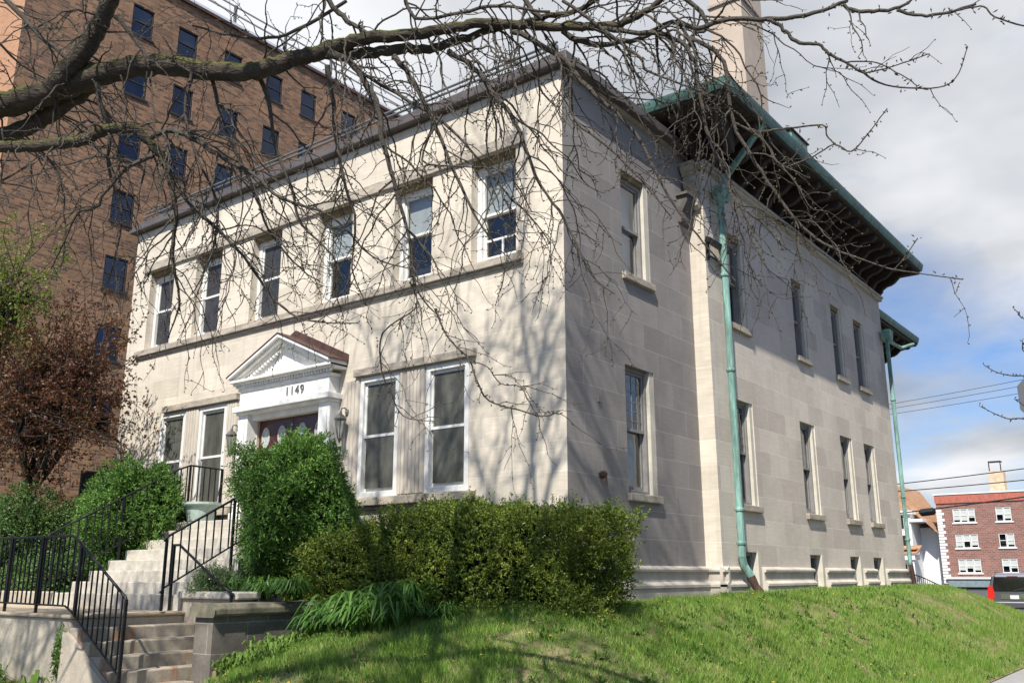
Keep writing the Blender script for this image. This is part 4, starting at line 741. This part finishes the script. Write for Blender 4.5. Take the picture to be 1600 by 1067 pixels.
# parked suv
def suv(cx,cy,rot):
    t=thing('parked_suv','dark grey SUV seen from behind with red tail lamps, parked past the lawn','SUV',(0,0,0))
    M_p=mat('graphite_paint',(.12,.12,.135),.3,metal=.5,coat=.8,bump=0); M_gl=mat('tinted_glass',(.01,.01,.012),.06,spec=.8); M_bl=mat('black_plastic',(.02,.02,.02),.6); M_ch=mat('chrome',(.7,.7,.7),.15,metal=1); M_red=mat('tail_lamp_red',(.55,.015,.01),.2,coat=1); M_ty=mat('tyre_rubber',(.015,.015,.015),.85)
    # body: cross sections along y (0 = rear)
    def sect(y,w,wt,zb,zs,zr): return [(-w*.93,y,zb),(-w,y,zb+.12),(-w,y,zs-.12),(-w*.97,y,zs),(-wt,y,zr-.10),(-wt*.86,y,zr),(wt*.86,y,zr),(wt,y,zr-.10),(w*.97,y,zs),(w,y,zs-.12),(w,y,zb+.12),(w*.93,y,zb)]
    S=[sect(.0,.88,.70,.45,1.08,1.60),sect(.10,.97,.76,.40,1.10,1.76),sect(.7,.99,.79,.36,1.10,1.84),(sect(2.9,.99,.79,.36,1.08,1.82)),sect(3.55,.98,.78,.36,1.06,1.12),sect(4.6,.95,.76,.38,1.0,1.02),sect(4.95,.85,.66,.42,.85,.88)]
    V=[p for s in S for p in s]; n=12; F=[]
    for i in range(len(S)-1):
        for k in range(n): F.append((i*n+k,i*n+(k+1)%n,(i+1)*n+(k+1)%n,(i+1)*n+k))
    F+=[tuple(range(n))[::-1],tuple(range((len(S)-1)*n,len(S)*n))]
    mesh_obj('body',V,F,M_p,t)
    b=MB(); b.add([(-.80,-.02,1.10),(.80,-.02,1.10),(.68,-.02,1.68),(-.68,-.02,1.68)],[(0,1,2,3)]); b.build('rear_window',M_gl,t)
    for s in (-1,1):
        b=MB(); 
        for ya,yb in ((.35,1.45),(1.52,2.4),(2.47,3.2)): b.add([(s*.965,ya,1.13),(s*.965,yb,1.13),(s*.80,yb-.06 if yb<3 else 2.85,1.70),(s*.80,ya+.08,1.70)],[(0,1,2,3)])
        b.build('side_window',M_gl,t)
        b=MB(); b.prism([(.80,.72),(.985,.74),(.975,1.02),(.93,1.30),(.78,1.28),(.74,1.0)],lambda x,z,q:(s*x,q+.0,z),-.03,.22); b.build('tail_lamp',M_red,t,bevel=.015)
        for y in (.95,3.9):
            w=MB(); prof=[(.24,-.11),(.36,-.11),(.38,-.07),(.38,.07),(.36,.11),(.24,.11)]
            V=[];F=[]
            for k in range(20):
                a=2*math.pi*k/20
                for r,x in prof: V.append((s*.87+x,y+r*math.cos(a),.38+r*math.sin(a)))
            m_=len(prof)
            for k in range(20):
                for j in range(m_-1): F.append((k*m_+j,k*m_+j+1,((k+1)%20)*m_+j+1,((k+1)%20)*m_+j))
            wo=mesh_obj('wheel',V,F,M_ty,t); w=MB()
            for k in range(5):
                a=2*math.pi*k/5; w.tube([(s*.95,y,.38),(s*.95,y+.24*math.cos(a),.38+.24*math.sin(a))],.03,6)
            w.build('rim',M_ch,wo)
    b=MB(); b.box((-.93,-.10,.42),(.93,.1,.68)); b.build('bumper',M_p,t,bevel=.04)
    b=MB(); b.box((-.5,-.02,.78),(.5,-.004,.98)); b.build('plate_recess',M_ch,t); MB().box((-.16,-.035,.79),(.16,-.021,.94)).build('licence_plate',mat('plate',(.6,.62,.66),.5),t)
    MB().box((-.2,.03,1.69),(.2,.06,1.72)).build('brake_lamp',M_red,t); MB().tube([(0,-.03,1.12),(.3,-.02,1.2),(.5,0,1.22)],.012,5).build('wiper',M_bl,t)
    for s in (-1,1): MB().tube([(s*.66,.5,1.88),(s*.66,2.7,1.88)],.02,6).build('roof_rack',M_bl,t)
    t.location=(cx,cy,-.14); t.rotation_euler=(0,0,rot)
suv(-.35,33.5,R(7))
EB=thing('tan_building','plain tan building across the side street, seen only mirrored in the side windows','building',(24,15,0))
eM=lambda u,n,z:(21-n,u,z)
ops=[(y,y+1.3,z,z+1.7) for y in (-2,2.4,6.8,11.2,15.6,20,24.4,28.8) for z in (1.2,4.4,7.6)]
wall('wall',eM,-5,34,-.2,11,ops,mat('tan_render',(.34,.27,.19),.9,bump=.2,bscale=6,var=.15),EB,depth=.2)
MB().box((21.2,-5,-.2),(32,34,11)).build('core',mat('teal_dark',(.03,.06,.06),.3),EB)
MB().box((20.8,-5.2,11.001),(32.2,34.2,11.3)).build('roof',M_fascia,EB)
for a,c,e,f_ in ops: ring(MB(),eM,a,c,e,f_,.09,-.18,-.02).build('window',M_wf,EB)
# a row of shrubs / dry kerb strip past the lawn
# power lines
def wire(name,label,a,bb,sag,r,grp='power lines'):
    P=[Vector(a).lerp(Vector(bb),k/24)-Vector((0,0,sag*4*(k/24)*(1-k/24))) for k in range(25)]
    o=MB().tube(P,r,5).build(name,M_iron); tag(o,label,'cable',group=grp); return o
def ext(p,q,f0,f1): p,q=Vector(p),Vector(q); return p+(q-p)*f0,p+(q-p)*f1
for lab,p,q,r in (('highest of the three thin wires crossing the blue sky at the right',(-5.84,40,11.35),(.29,40,11.85),.012),('middle of the three thin wires crossing the blue sky at the right',(-5.84,40,11.1),(.29,40,11.55),.012),('lowest of the three thin wires crossing the blue sky at the right',(-5.84,40,10.8),(.29,40,11.2),.012),
  ('upper of the two thick black cables low in the sky above the far brick building',(-6.25,40,7.1),(-.22,40,7.5),.025),('lower of the two thick black cables low in the sky above the far brick building',(-6.29,40,6.72),(-.28,40,6.95),.025)):
    a,c=ext(p,q,-3,4); wire('power_line',lab,a,c,.9,r)
CB=thing('utility_cable','thick cable with a black enclosure hanging in front of the far brick building','cable',(-4,40,5.1))
a,c=ext((-5.82,40,4.85),(-.47,40,5.35),-3,4); P=[a.lerp(c,k/24)-Vector((0,0,.6*4*(k/24)*(1-k/24))) for k in range(25)]
MB().tube([p_+Vector((0,0,.5)) for p_ in P],.035,6).build('cable',M_iron,CB)
MB().tube([(-5.35,40,4.72),(-5.25,40,4.70),(-4.65,40,4.75),(-4.55,40,4.77)],[.06,.19,.19,.06],10).build('splice_enclosure',M_iron,CB)
# street sign seen from behind
SG=thing('street_sign','back of a grey octagonal sign cut off by the right edge of the photo','sign',(5.66,2.18,0))
b=MB(); n=8; c0=Vector((5.66,2.18,3.75)); dirv=Vector((.793,.609,0)); 
V=[]
for s in (0,.006):
    for i in range(8):
        a=math.pi/8+i*math.pi/4; q=c0+dirv*.38*math.cos(a)+Vector((0,0,.38*math.sin(a)))+Vector((-.609,.793,0))*s; V.append(tuple(q))
b.add(V,[tuple(range(8)),tuple(range(15,7,-1))]+[(i,(i+1)%8,8+(i+1)%8,8+i) for i in range(8)]); b.build('sign_plate',mat('sign_back',(.16,.165,.17),.5,metal=.5),SG)
MB().box((5.64,2.19,-.0),(5.69,2.24,4.1)).build('post',M_rail,SG)
# rear handrail
railing('black iron handrail descending behind the far corner of the stone house',[(-.3,16.6,1.9),(-.24,17.4,1.72),(-.1,18.8,1.52),(.14,20.5,1.17),(.2,20.9,1.07)],gap=.16,drop=.45,posts=[(-.24,17.4,1.72),(.14,20.5,1.17)],feet=lambda x,y:.4)
# ------------------------------------------------------------------ vegetation
def unit(v): return v/(np.linalg.norm(v,axis=-1,keepdims=True)+1e-9)
def shoots(P,Dv,L,nl,lw,ll,spread=.9,droop=.0):
    """leafy shoots: at each point P a shoot along Dv of length L with nl narrow leaves (diamond quads)"""
    n=len(P); t=np.linspace(.1,1,nl)[None,:,None]
    base=P[:,None,:]+Dv[:,None,:]*L[:,None,None]*t
    base[...,2]-=droop*(t[...,0]**2)*L[:,None]
    rnd=unit(RNG.normal(0,1,(n,nl,3))); d=unit(Dv[:,None,:]*.8+rnd*spread)
    s=unit(np.cross(d,unit(RNG.normal(0,1,(n,nl,3)))))
    l=ll*RNG.uniform(.6,1.2,(n,nl,1)); w=lw*RNG.uniform(.7,1.2,(n,nl,1))
    V=np.stack([base,base+d*l*.5+s*w,base+d*l,base+d*l*.5-s*w],2).reshape(-1,3)
    return V,np.arange(len(V)).reshape(-1,4)
def lumpy(dirs,seed,amp=.12,fr=3.0):
    r=np.random.default_rng(seed); k=r.normal(0,fr,(7,3)); ph=r.uniform(0,6.28,7)
    return 1+amp*np.sum(np.sin(dirs@k.T+ph),axis=1)/2.2
def bush(name,label,cat,c,rad,n,mt,core,L=.12,nl=9,lw=.008,ll=.05,up=.3,amp=.14,fr=3,depth=.35,seed=1,group=None,flat=0,shape=None,stems=True,droop=0,pw=1.0):
    c=np.array(c); rad=np.array(rad)
    t=thing(name,label,cat,(c[0],c[1],c[2]-rad[2]),group=group)
    d=unit(RNG.normal(0,1,(n,3))); 
    if pw!=1.0: d=d/(np.abs(d)**pw).sum(1,keepdims=True)**(1/pw)
    f=lumpy(d,seed,amp,fr)*(1-depth*RNG.random(n)**2.2)
    P=c+d*rad*f[:,None]
    if shape is not None: P,d=shape(P,d)
    Dv=unit(d*.9+RNG.normal(0,.45,(len(P),3))+np.array((0,0,up)))
    V,F=shoots(P,Dv,L*RNG.uniform(.5,1.3,len(P)),nl,lw,ll,droop=droop)
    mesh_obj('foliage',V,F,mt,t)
    # inner twiggy mass
    m=int(min(2600,n*.35)); d=unit(RNG.normal(0,1,(m,3))); 
    if pw!=1.0: d=d/(np.abs(d)**pw).sum(1,keepdims=True)**(1/pw)
    tb=TB(); root=np.array((c[0],c[1],c[2]-rad[2]))
    for i in range(90 if n>1000 else 0):
        e=c+d[i]*rad*.8*lumpy(d[i:i+1],seed,amp,fr)[0]
        if shape is not None: e=shape(e[None],d[i:i+1])[0]; 
        if shape is not None and len(e)==0: continue
        e=np.ravel(e)[:3]; r0=root+np.array((RNG.normal(0,rad[0]*.35 if pw!=1.0 else .05),RNG.normal(0,.05),0)); mid=(r0+e)/2+RNG.normal(0,.06,3)
        tb.tube([r0,mid,e],[.016,.010,.004],4)
    if n>1000: tb.build('stems',M_bark2,t)
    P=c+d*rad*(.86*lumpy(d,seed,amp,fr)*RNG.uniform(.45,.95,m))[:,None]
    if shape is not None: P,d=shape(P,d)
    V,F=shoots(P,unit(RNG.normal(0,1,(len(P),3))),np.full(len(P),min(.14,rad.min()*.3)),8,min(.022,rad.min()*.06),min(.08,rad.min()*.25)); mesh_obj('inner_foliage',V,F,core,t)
    return t
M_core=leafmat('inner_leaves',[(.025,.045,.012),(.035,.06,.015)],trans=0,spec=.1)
M_yew=leafmat('yew_needles',[(.035,.065,.012),(.08,.13,.02),(.18,.23,.032),(.36,.38,.055)],rough=.5,trans=.25,spec=.3,nscale=2.2)
M_arb=leafmat('arborvitae_sprays',[(.03,.075,.018),(.07,.15,.028),(.13,.25,.045),(.21,.35,.075)],rough=.5,trans=.25,spec=.3,nscale=2.0)
M_dkb=leafmat('dark_bush_leaves',[(.03,.07,.018),(.07,.14,.03),(.14,.22,.05)],trans=.2)
def yewtop(P,d):
    top=2.38-.30*np.clip((-1.7-P[:,0])/1.0,0,9)-.05*np.sin(P[:,0]*2.3)-.12*np.clip(P[:,0]-1.0,0,2)
    hi=P[:,2]>top; P=P.copy(); P[hi,2]=top[hi]-RNG.random(hi.sum())**2*.18+RNG.normal(0,.05,hi.sum())+.07*np.sin(P[hi,0]*9)*np.sin(P[hi,1]*8)+(RNG.random(hi.sum())>.985)*.12
    k=(P[:,1]<-.02)&(P[:,2]>.95)|((P[:,0]>.05)); return P[k],d[k]
bush('yew_hedge','broad dense yew hedge with yellow green tips in front of the house corner','hedge',(-1.22,-1.2,1.74),(2.62,.9,.90),21000,M_yew,M_core,L=.13,nl=10,lw=.0085,ll=.046,up=.5,amp=.075,fr=5.5,seed=3,depth=.22,shape=yewtop,pw=4.0)
bush('arborvitae','tall bright green arborvitae bush hiding the lower part of the front door','shrub',(-3.75,-1.70,2.68),(.74,.70,.88),7500,M_arb,M_core,L=.20,nl=12,lw=.009,ll=.06,up=.15,amp=.20,fr=5.5,seed=5,droop=.35,depth=.3,group='arborvitae bushes beside the steps')
bush('arborvitae','wide rounded arborvitae bush left of the entrance steps, behind the flower pot','shrub',(-8.8,-1.3,2.62),(.95,.82,1.02),8500,M_arb,M_core,L=.20,nl=12,lw=.009,ll=.06,up=.15,amp=.20,fr=5.0,seed=9,droop=.35,depth=.3,group='arborvitae bushes beside the steps')
bush('dark_shrub','dark green shrub behind the landing railing under the red leaved tree','shrub',(-11.6,-1.9,2.0),(1.5,1.0,1.0),5000,M_dkb,M_core,L=.16,nl=9,lw=.014,ll=.06,up=.3,amp=.2,fr=3,seed=12,depth=.4,group='dark shrubs left of the steps')
bush('dark_shrub','low dark shrub filling the bed left of the entrance steps','shrub',(-9.6,-2.5,1.55),(1.1,.35,.35),3000,M_dkb,M_core,L=.14,nl=8,lw=.014,ll=.055,up=.3,amp=.2,fr=3,seed=13,depth=.4,group='dark shrubs left of the steps')
bush('dark_shrub','dark shrub at the far left edge behind the railing','shrub',(-13.6,-2.2,1.8),(1.2,.8,.75),3000,M_dkb,M_core,L=.14,nl=8,lw=.014,ll=.055,up=.3,amp=.2,fr=3,seed=14,depth=.4,group='dark shrubs left of the steps')
# strap leaved day lilies
def straps(cx,cy,cz,n,L,w,spread=1.0):
    VV=[];FF=[];b=0
    for x,y,z in zip(cx,cy,cz):
        for j in range(n):
            a=random.uniform(0,6.283); l=L*random.uniform(.65,1.15); out=l*random.uniform(.35,.85)*spread; hgt=l*random.uniform(.45,.85)
            d=np.array((math.cos(a),math.sin(a))); s=np.array((-d[1],d[0]))
            K=7
            for k in range(K+1):
                t=k/K; r=out*t**1.3; h=hgt*math.sin(min(1,t*1.25)*math.pi*.5) - (hgt*.75*max(0,t-.45)**1.5*2.0)
                ww=w*(.55+.9*t)*(1-t**3)+.001
                px_,py_=x+d[0]*r,y+d[1]*r
                VV+=[(px_-s[0]*ww/2,py_-s[1]*ww/2,z+h+.004),(px_+s[0]*ww/2,py_+s[1]*ww/2,z+h-.0)]
                if k<K: FF.append((b+2*k,b+2*k+1,b+2*k+3,b+2*k+2))
            b+=2*(K+1)
    return np.array(VV),np.array(FF)
M_lily=leafmat('strap_leaves',[(.045,.11,.02),(.09,.20,.035),(.17,.31,.07)],rough=.4,trans=.4,spec=.4)
def lilyclump(label,x0,x1,y0,y1,n,z,L,w,nl=26):
    cx=frand(n,x0,x1); cy=frand(n,y0,y1); cz=np.full(n,z) if z is not None else gh(cx,cy)
    V,F=straps(cx,cy,cz,nl,L,w); o=mesh_obj('day_lilies',V,F,M_lily); tag(o,label,'plants',kind='stuff'); return o
lilyclump('bright green strap leaved lilies filling the planter behind the pier',-4.0,-2.4,-2.66,-2.42,34,1.34,.40,.020)
lilyclump('big arching strap leaved lily clump spilling onto the lawn right of the grey pier',-2.05,-.45,-2.95,-2.35,34,None,.64,.032)
lilyclump('thin strap leaves at the foot of the yew hedge, right of the big lily clump',-.8,.3,-2.6,-2.25,12,None,.3,.018)
M_herb=leafmat('silver_herb',[(.06,.12,.04),(.12,.19,.07),(.2,.26,.12)],trans=.3)
bush('planter_herb','feathery grey green herb spilling over the left end of the planter wall','plant',(-4.0,-2.75,1.50),(.38,.28,.20),900,M_herb,M_core,L=.12,nl=10,lw=.006,ll=.035,up=.5,amp=.2,seed=21)
bush('wall_weed','small leafy weed hanging on the planter wall beside the lower steps','plant',(-3.28,-3.08,.95),(.09,.06,.2),260,M_weed,M_core,L=.06,nl=5,lw=.012,ll=.03,up=.1,amp=.2,seed=22)
bush('ivy_strand','thin ivy strand climbing the concrete corner at the left end of the lower steps','plant',(-4.42,-4.64,.72),(.07,.03,.32),260,M_weed,M_core,L=.05,nl=5,lw=.012,ll=.028,up=.1,amp=.3,seed=23)
cx=frand(46,-8,-4.6); cy=frand(46,-5.3,-4.72); V,F=rosettes(cx,cy,16,.26,.06,up=1.4); o=mesh_obj('verge_weeds',V,F,M_weed); tag(o,'broad leaved weeds growing along the foot of the landing wall','weeds',kind='stuff')
cx=frand(70,-2.72,-1.9); cy=frand(70,-3.6,-2.6); V,F=rosettes(cx,cy,10,.13,.04,up=1.3); o=mesh_obj('pier_weeds',V,F,M_weed); tag(o,'broad leaved weeds at the foot of the grey pier','weeds',kind='stuff')
cx=frand(260,.5,1.0); cy=frand(260,4.6,15); V,F=rosettes(cx,cy,7,.09,.03,up=1.1); o=mesh_obj('wall_foot_weeds',V,F,M_weed); tag(o,'taller weeds and grass tufts along the foot of the side wall','weeds',kind='stuff')
# ------------------------------------------------------------------ trees
def twig(tb,bd,p,d,L,r,lv,droop=.25,step=.06,maxlv=2,pb=.24,zig=.40):
    n=max(3,int(L/step)); P=[np.array(p)]; d=unit(np.array(d,float)); side=RNG.normal(0,1,3)
    for i in range(n):
        t=i/n; side=unit(np.cross(d,side)+RNG.normal(0,.35,3)); sgn=1 if i%2 else -1
        d=unit(d+side*zig*sgn*.7+np.array((0,0,-droop*.22 if t<.6 else .10)))
        P.append(P[-1]+d*step*RNG.uniform(.7,1.3))
        if lv<maxlv and i>0 and RNG.random()<pb:
            cd=unit(d*.7+unit(RNG.normal(0,1,3))*.8+np.array((0,0,-.12*droop)))
            twig(tb,bd,P[-1],cd,L*RNG.uniform(.3,.6)*(1-t*.4),r*.62,lv+1,droop,step*.85,maxlv,pb*.85,zig)
        if RNG.random()<.62: bd.append((P[-1],unit(d*.4+unit(RNG.normal(0,1,3))),RNG.uniform(.010,.026)))
    P=np.array(P); rad=np.linspace(r,max(.0016,r*.35),len(P)); tb.tube(P,rad,3 if r<.006 else 5)
def buds(bd,tb):
    P=np.array([b[0] for b in bd]); Dd=np.array([b[1] for b in bd]); l=np.array([b[2] for b in bd])[:,None]
    s=unit(np.cross(Dd,RNG.normal(0,1,(len(P),3)))); q=np.cross(Dd,s); w=.0055
    a=P; m=P+Dd*l*.6; t=P+Dd*l
    V=np.stack([a,m+s*w,m-s*w*.5+q*w,m-s*w*.5-q*w,t],1).reshape(-1,3)
    k=np.arange(len(P))[:,None,None]*5; F=(np.array([[0,1,2],[0,2,3],[0,3,1],[4,2,1],[4,3,2],[4,1,3]])[None]+k).reshape(-1,3)
    return V,F
TR=thing('street_tree','large bare tree whose mossy limbs and hanging twigs cross the top of the view','tree',(-1.75,-8.6,0))
big=TB(); med=TB(); tw=TB(); bd=[]
trunk,tr=catmull([(-1.9,-8.75,-.2),(-1.8,-8.65,1.2),(-1.75,-8.6,2.6),(-1.55,-8.5,3.9),(-1.3,-8.4,4.7)],[.36,.30,.27,.25,.22],6)
tt=TB(); tt.tube(trunk,tr,18,.03); tt.build('trunk',M_bark,TR)
for li,Lm in enumerate(LIMBS):
    P=[q[:3] for q in Lm]; r=[q[3]/1000 for q in Lm]
    if li in (0,3,4): P=[(-1.35,-8.42,4.55)]+P; r=[r[0]*1.25]+r
    thick=max(r)>.035
    P,r=catmull(P,r,7 if thick else 4)
    r=r*(.92 if thick else 1.0); P=P+RNG.normal(0,1,P.shape)*np.minimum(r,.02)[:,None]*.28
    (big if thick else med).tube(P,np.maximum(r,.0035),14 if thick else 6,.05 if thick else .06)
    seg=np.linalg.norm(np.diff(P,axis=0),axis=1); 
    for i in range(len(P)):
        if r[i]<.02:
            for _ in range(RNG.poisson(1.1)): bd.append((P[i]+RNG.normal(0,.01,3),unit(RNG.normal(0,1,3)),RNG.uniform(.02,.045)))
    for i in range(2,len(P)-1):
        px_=P[i]; dens=7.2 if r[i]>.03 else 10.5
        if px_[0]>4.4: dens*=.75
        if px_[0]>5.35: dens*=.28
        k=RNG.poisson(seg[i]*dens)
        T=unit(P[i+1]-P[i])
        for _ in range(k):
            o_=unit(RNG.normal(0,1,3)); o_=unit(o_-T*(o_@T)); d=unit(o_*.9+T*.55+np.array((0,0,-.30 if r[i]>.02 else -.1)))
            L=RNG.uniform(.3,1.1) if r[i]>.008 else RNG.uniform(.15,.6)
            if px_[0]>5.35: L*=.6
            twig(tw,bd,px_+o_*r[i]*.6,d,L,min(.0085,max(.0034,r[i]*.5)),1 if r[i]<.012 else 0,droop=.55)
# upper crown, mostly above the frame: casts the branch shadows on the house
def limb(p,d,L,r,lv):
    n=max(4,int(L/.3)); P=[np.array(p)]; d=unit(np.array(d,float))
    for i in range(n):
        d=unit(d+RNG.normal(0,.16,3)+np.array((0,0,.05))); P.append(P[-1]+d*L/n)
        if lv<3 and i>0 and RNG.random()<(.62 if lv<2 else .75):
            limb(P[-1],unit(d*.8+unit(RNG.normal(0,1,3))*.75),L*RNG.uniform(.4,.6),r*(1-i/n*.5)*.55,lv+1)
        if lv>=1 and P[-1][2]>6.6:
            for _ in range(1): twig(tw,bd,P[-1],unit(d+RNG.normal(0,.7,3)),RNG.uniform(.4,1.0),.010,1,droop=.2,step=.12)
    P,rr=catmull(P,np.linspace(r,max(.008,r*.25),len(P)),3); (big if r>.05 else med).tube(P,rr,10 if r>.05 else 5,.03)
top=np.array((1.45,-7.35,6.4))
for dd,L in (((.25,.1,1),5.2),((-.5,.25,1),4.2)): limb(top,dd,L,.11,0)
P,r=catmull([tuple(top),(1.75,-7.25,8.6),(2.05,-7.05,10.9)],[.11,.09,.075],5); big.tube(P,r,10,.03)
for dd in ((-.35,.1,1),(.1,.1,1),(.5,-.05,1),(.9,.1,.7),(-.8,0,.8)): limb((2.05,-7.05,10.9),dd,3.2,.05,1)
P,r=catmull([tuple(top),(.2,-7.2,8.4),(-.9,-7.0,10.0)],[.10,.08,.065],5); big.tube(P,r,10,.03)
for dd in ((-.5,.1,1),(.0,.1,1),(.45,0,1)): limb((-.9,-7.0,10.0),dd,3.0,.045,1)
for p_,dd,L in (((-1.3,-8.4,4.7),(-.35,-.55,1),5.0),((-1.3,-8.4,4.7),(-.9,.0,1.1),4.5)): limb(p_,dd,L,.13,0)
b0=LIMBS[2][-1]; P,r=catmull([b0[:3],tuple(top)],[b0[3]/1000,.11],4); big.tube(P,r,12,.03)
big.build('limbs',M_bark,TR); med.build('branches',M_twig,TR); tw.build('twigs',M_twig,TR); V,F=buds(bd,tw); o=mesh_obj('buds',V,F,M_bud,TR); o['kind']='stuff'
print('tree twig verts',tw.n,'buds',len(bd))
# small tree with twigs at the right edge
T2=thing('sidewalk_tree','thin budding twigs of a second tree reaching in from the right edge over the sidewalk','tree',(6.6,-1.0,0))
tb=TB(); tb.tube(*catmull([(6.42,-.85,-.2),(6.45,-.9,1.6),(6.7,-1.2,3.5),(6.8,-1.1,5.5)],[.09,.08,.06,.03],5),10,.03); tb.build('trunk',M_twig,T2)
tb=TB(); b2=[]
for Lm in [[(6.709,-1.217,3.467,39),(6.461,-1.442,3.576,22),(6.229,-1.689,3.793,11),(6.054,-1.827,3.805,8),(6.025,-1.864,3.847,6),(5.99,-1.908,3.904,4)],[(6.709,-1.217,3.4,30),(6.444,-1.421,3.468,22),(6.198,-1.558,3.306,11),(5.979,-1.731,3.323,11),(5.9,-1.792,3.323,9),(5.792,-1.884,3.354,7),(5.715,-1.963,3.415,5)],[(6.709,-1.217,3.4,20),(6.6,-1.1,2.75,26),(6.326,-1.269,2.711,22),(6.13,-1.471,2.874,11),(5.922,-1.658,2.959,10),(5.818,-1.738,2.959,8),(5.737,-1.812,2.997,7),(5.669,-1.879,3.043,6),(5.63,-1.918,3.07,4)],[(6.117,-1.356,2.889,11),(5.999,-1.481,2.999,8),(5.909,-1.585,3.106,7),(5.865,-1.631,3.144,5)],[(6.185,-1.444,3.327,11),(6.076,-1.58,3.491,8),(5.996,-1.661,3.552,8),(5.992,-1.679,3.598,6),(6.0,-1.687,3.644,4)]]:
    P,r=catmull([q[:3] for q in Lm],[q[3]/1600 for q in Lm],4); tb.tube(P,r,6)
    for i in range(2,len(P)):
        b2.append((P[i],unit(RNG.normal(0,1,3)+np.array((0,0,.6))),RNG.uniform(.02,.04)))
tb.build('branches',M_twig,T2); V,F=buds(b2,tb); o=mesh_obj('buds',V,F,M_bud,T2); o['kind']='stuff'
# red leaved crab apple
def smalltree(name,label,base,trunkpts,trad,crown,nl,mt,bark,leaf,seed,tips=260,cat='tree',droop=0,clump=.28):
    t=thing(name,label,cat,base); tb=TB()
    P,r=catmull(trunkpts,trad,6); tb.tube(P,r,12,.04); tb.build('trunk',bark,t)
    tb=TB(); c,rad=np.array(crown[0]),np.array(crown[1]); PP=[]
    top=np.array(trunkpts[-1]); mids=[]
    for i in range(9):
        d=unit(RNG.normal(0,1,3)); m=c+d*rad*.45; q=(top+m)/2+RNG.normal(0,.15,3); A,r=catmull([top,q,m],[trad[-1]*.8,trad[-1]*.5,.02],5); tb.tube(A,r,7,.05); mids.append(A)
    for i in range(tips):
        d=unit(RNG.normal(0,1,3)); e=c+d*rad*lumpy(d[None],seed,.4,2.5)[0]*RNG.uniform(.35,1.08)
        A=mids[RNG.integers(9)]; s=A[RNG.integers(5,len(A))]; mid=(s+e)/2+RNG.normal(0,.14,3); q2=(mid+e)/2+RNG.normal(0,.08,3)
        B,r=catmull([s,mid,q2,e],[.014,.009,.006,.003],3); tb.tube(B,r,4,.05)
        PP.append(B[3:])
    tb.build('branches',bark,t)
    Q=np.concatenate(PP); w=Q[RNG.integers(0,len(Q),nl)]+RNG.normal(0,clump*.3,(nl,3))
    V,F=shoots(w,unit(RNG.normal(0,1,(nl,3))+np.array((0,0,.2))),RNG.uniform(.03,.09,nl),5,leaf[0],leaf[1],1.2,droop)
    mesh_obj('crown',V,F,mt,t); return t
M_red=leafmat('bronze_leaves',[(.05,.014,.012),(.085,.025,.014),(.12,.055,.02),(.17,.15,.035)],rough=.5,trans=.35,nscale=1.0)
M_lime_l=leafmat('young_green_leaves',[(.10,.14,.022),(.17,.22,.035),(.26,.31,.06)],trans=.4)
smalltree('crab_apple_tree','small crab apple tree with dark bronze red leaves at the left end of the house',(-12.4,-1.9,1.1),[(-12.4,-1.9,1.1),(-12.3,-1.9,1.9),(-12.05,-1.8,2.7),(-11.9,-1.7,3.3)],[.14,.12,.10,.09],((-11.3,-1.8,5.4),(3.4,1.3,1.9)),6800,M_red,M_bark2,(.019,.06),31,tips=360,clump=.2)
smalltree('young_green_tree','young tree with fresh yellow green leaves between the brick block and the crab apple',(-17.5,-.8,1.2),[(-17.5,-.8,1.0),(-17.5,-.8,3.5),(-17.4,-.8,5.6)],[.13,.11,.08],((-16.7,-.8,8.3),(2.2,1.6,2.6)),4500,M_lime_l,M_bark2,(.02,.07),33,tips=120)
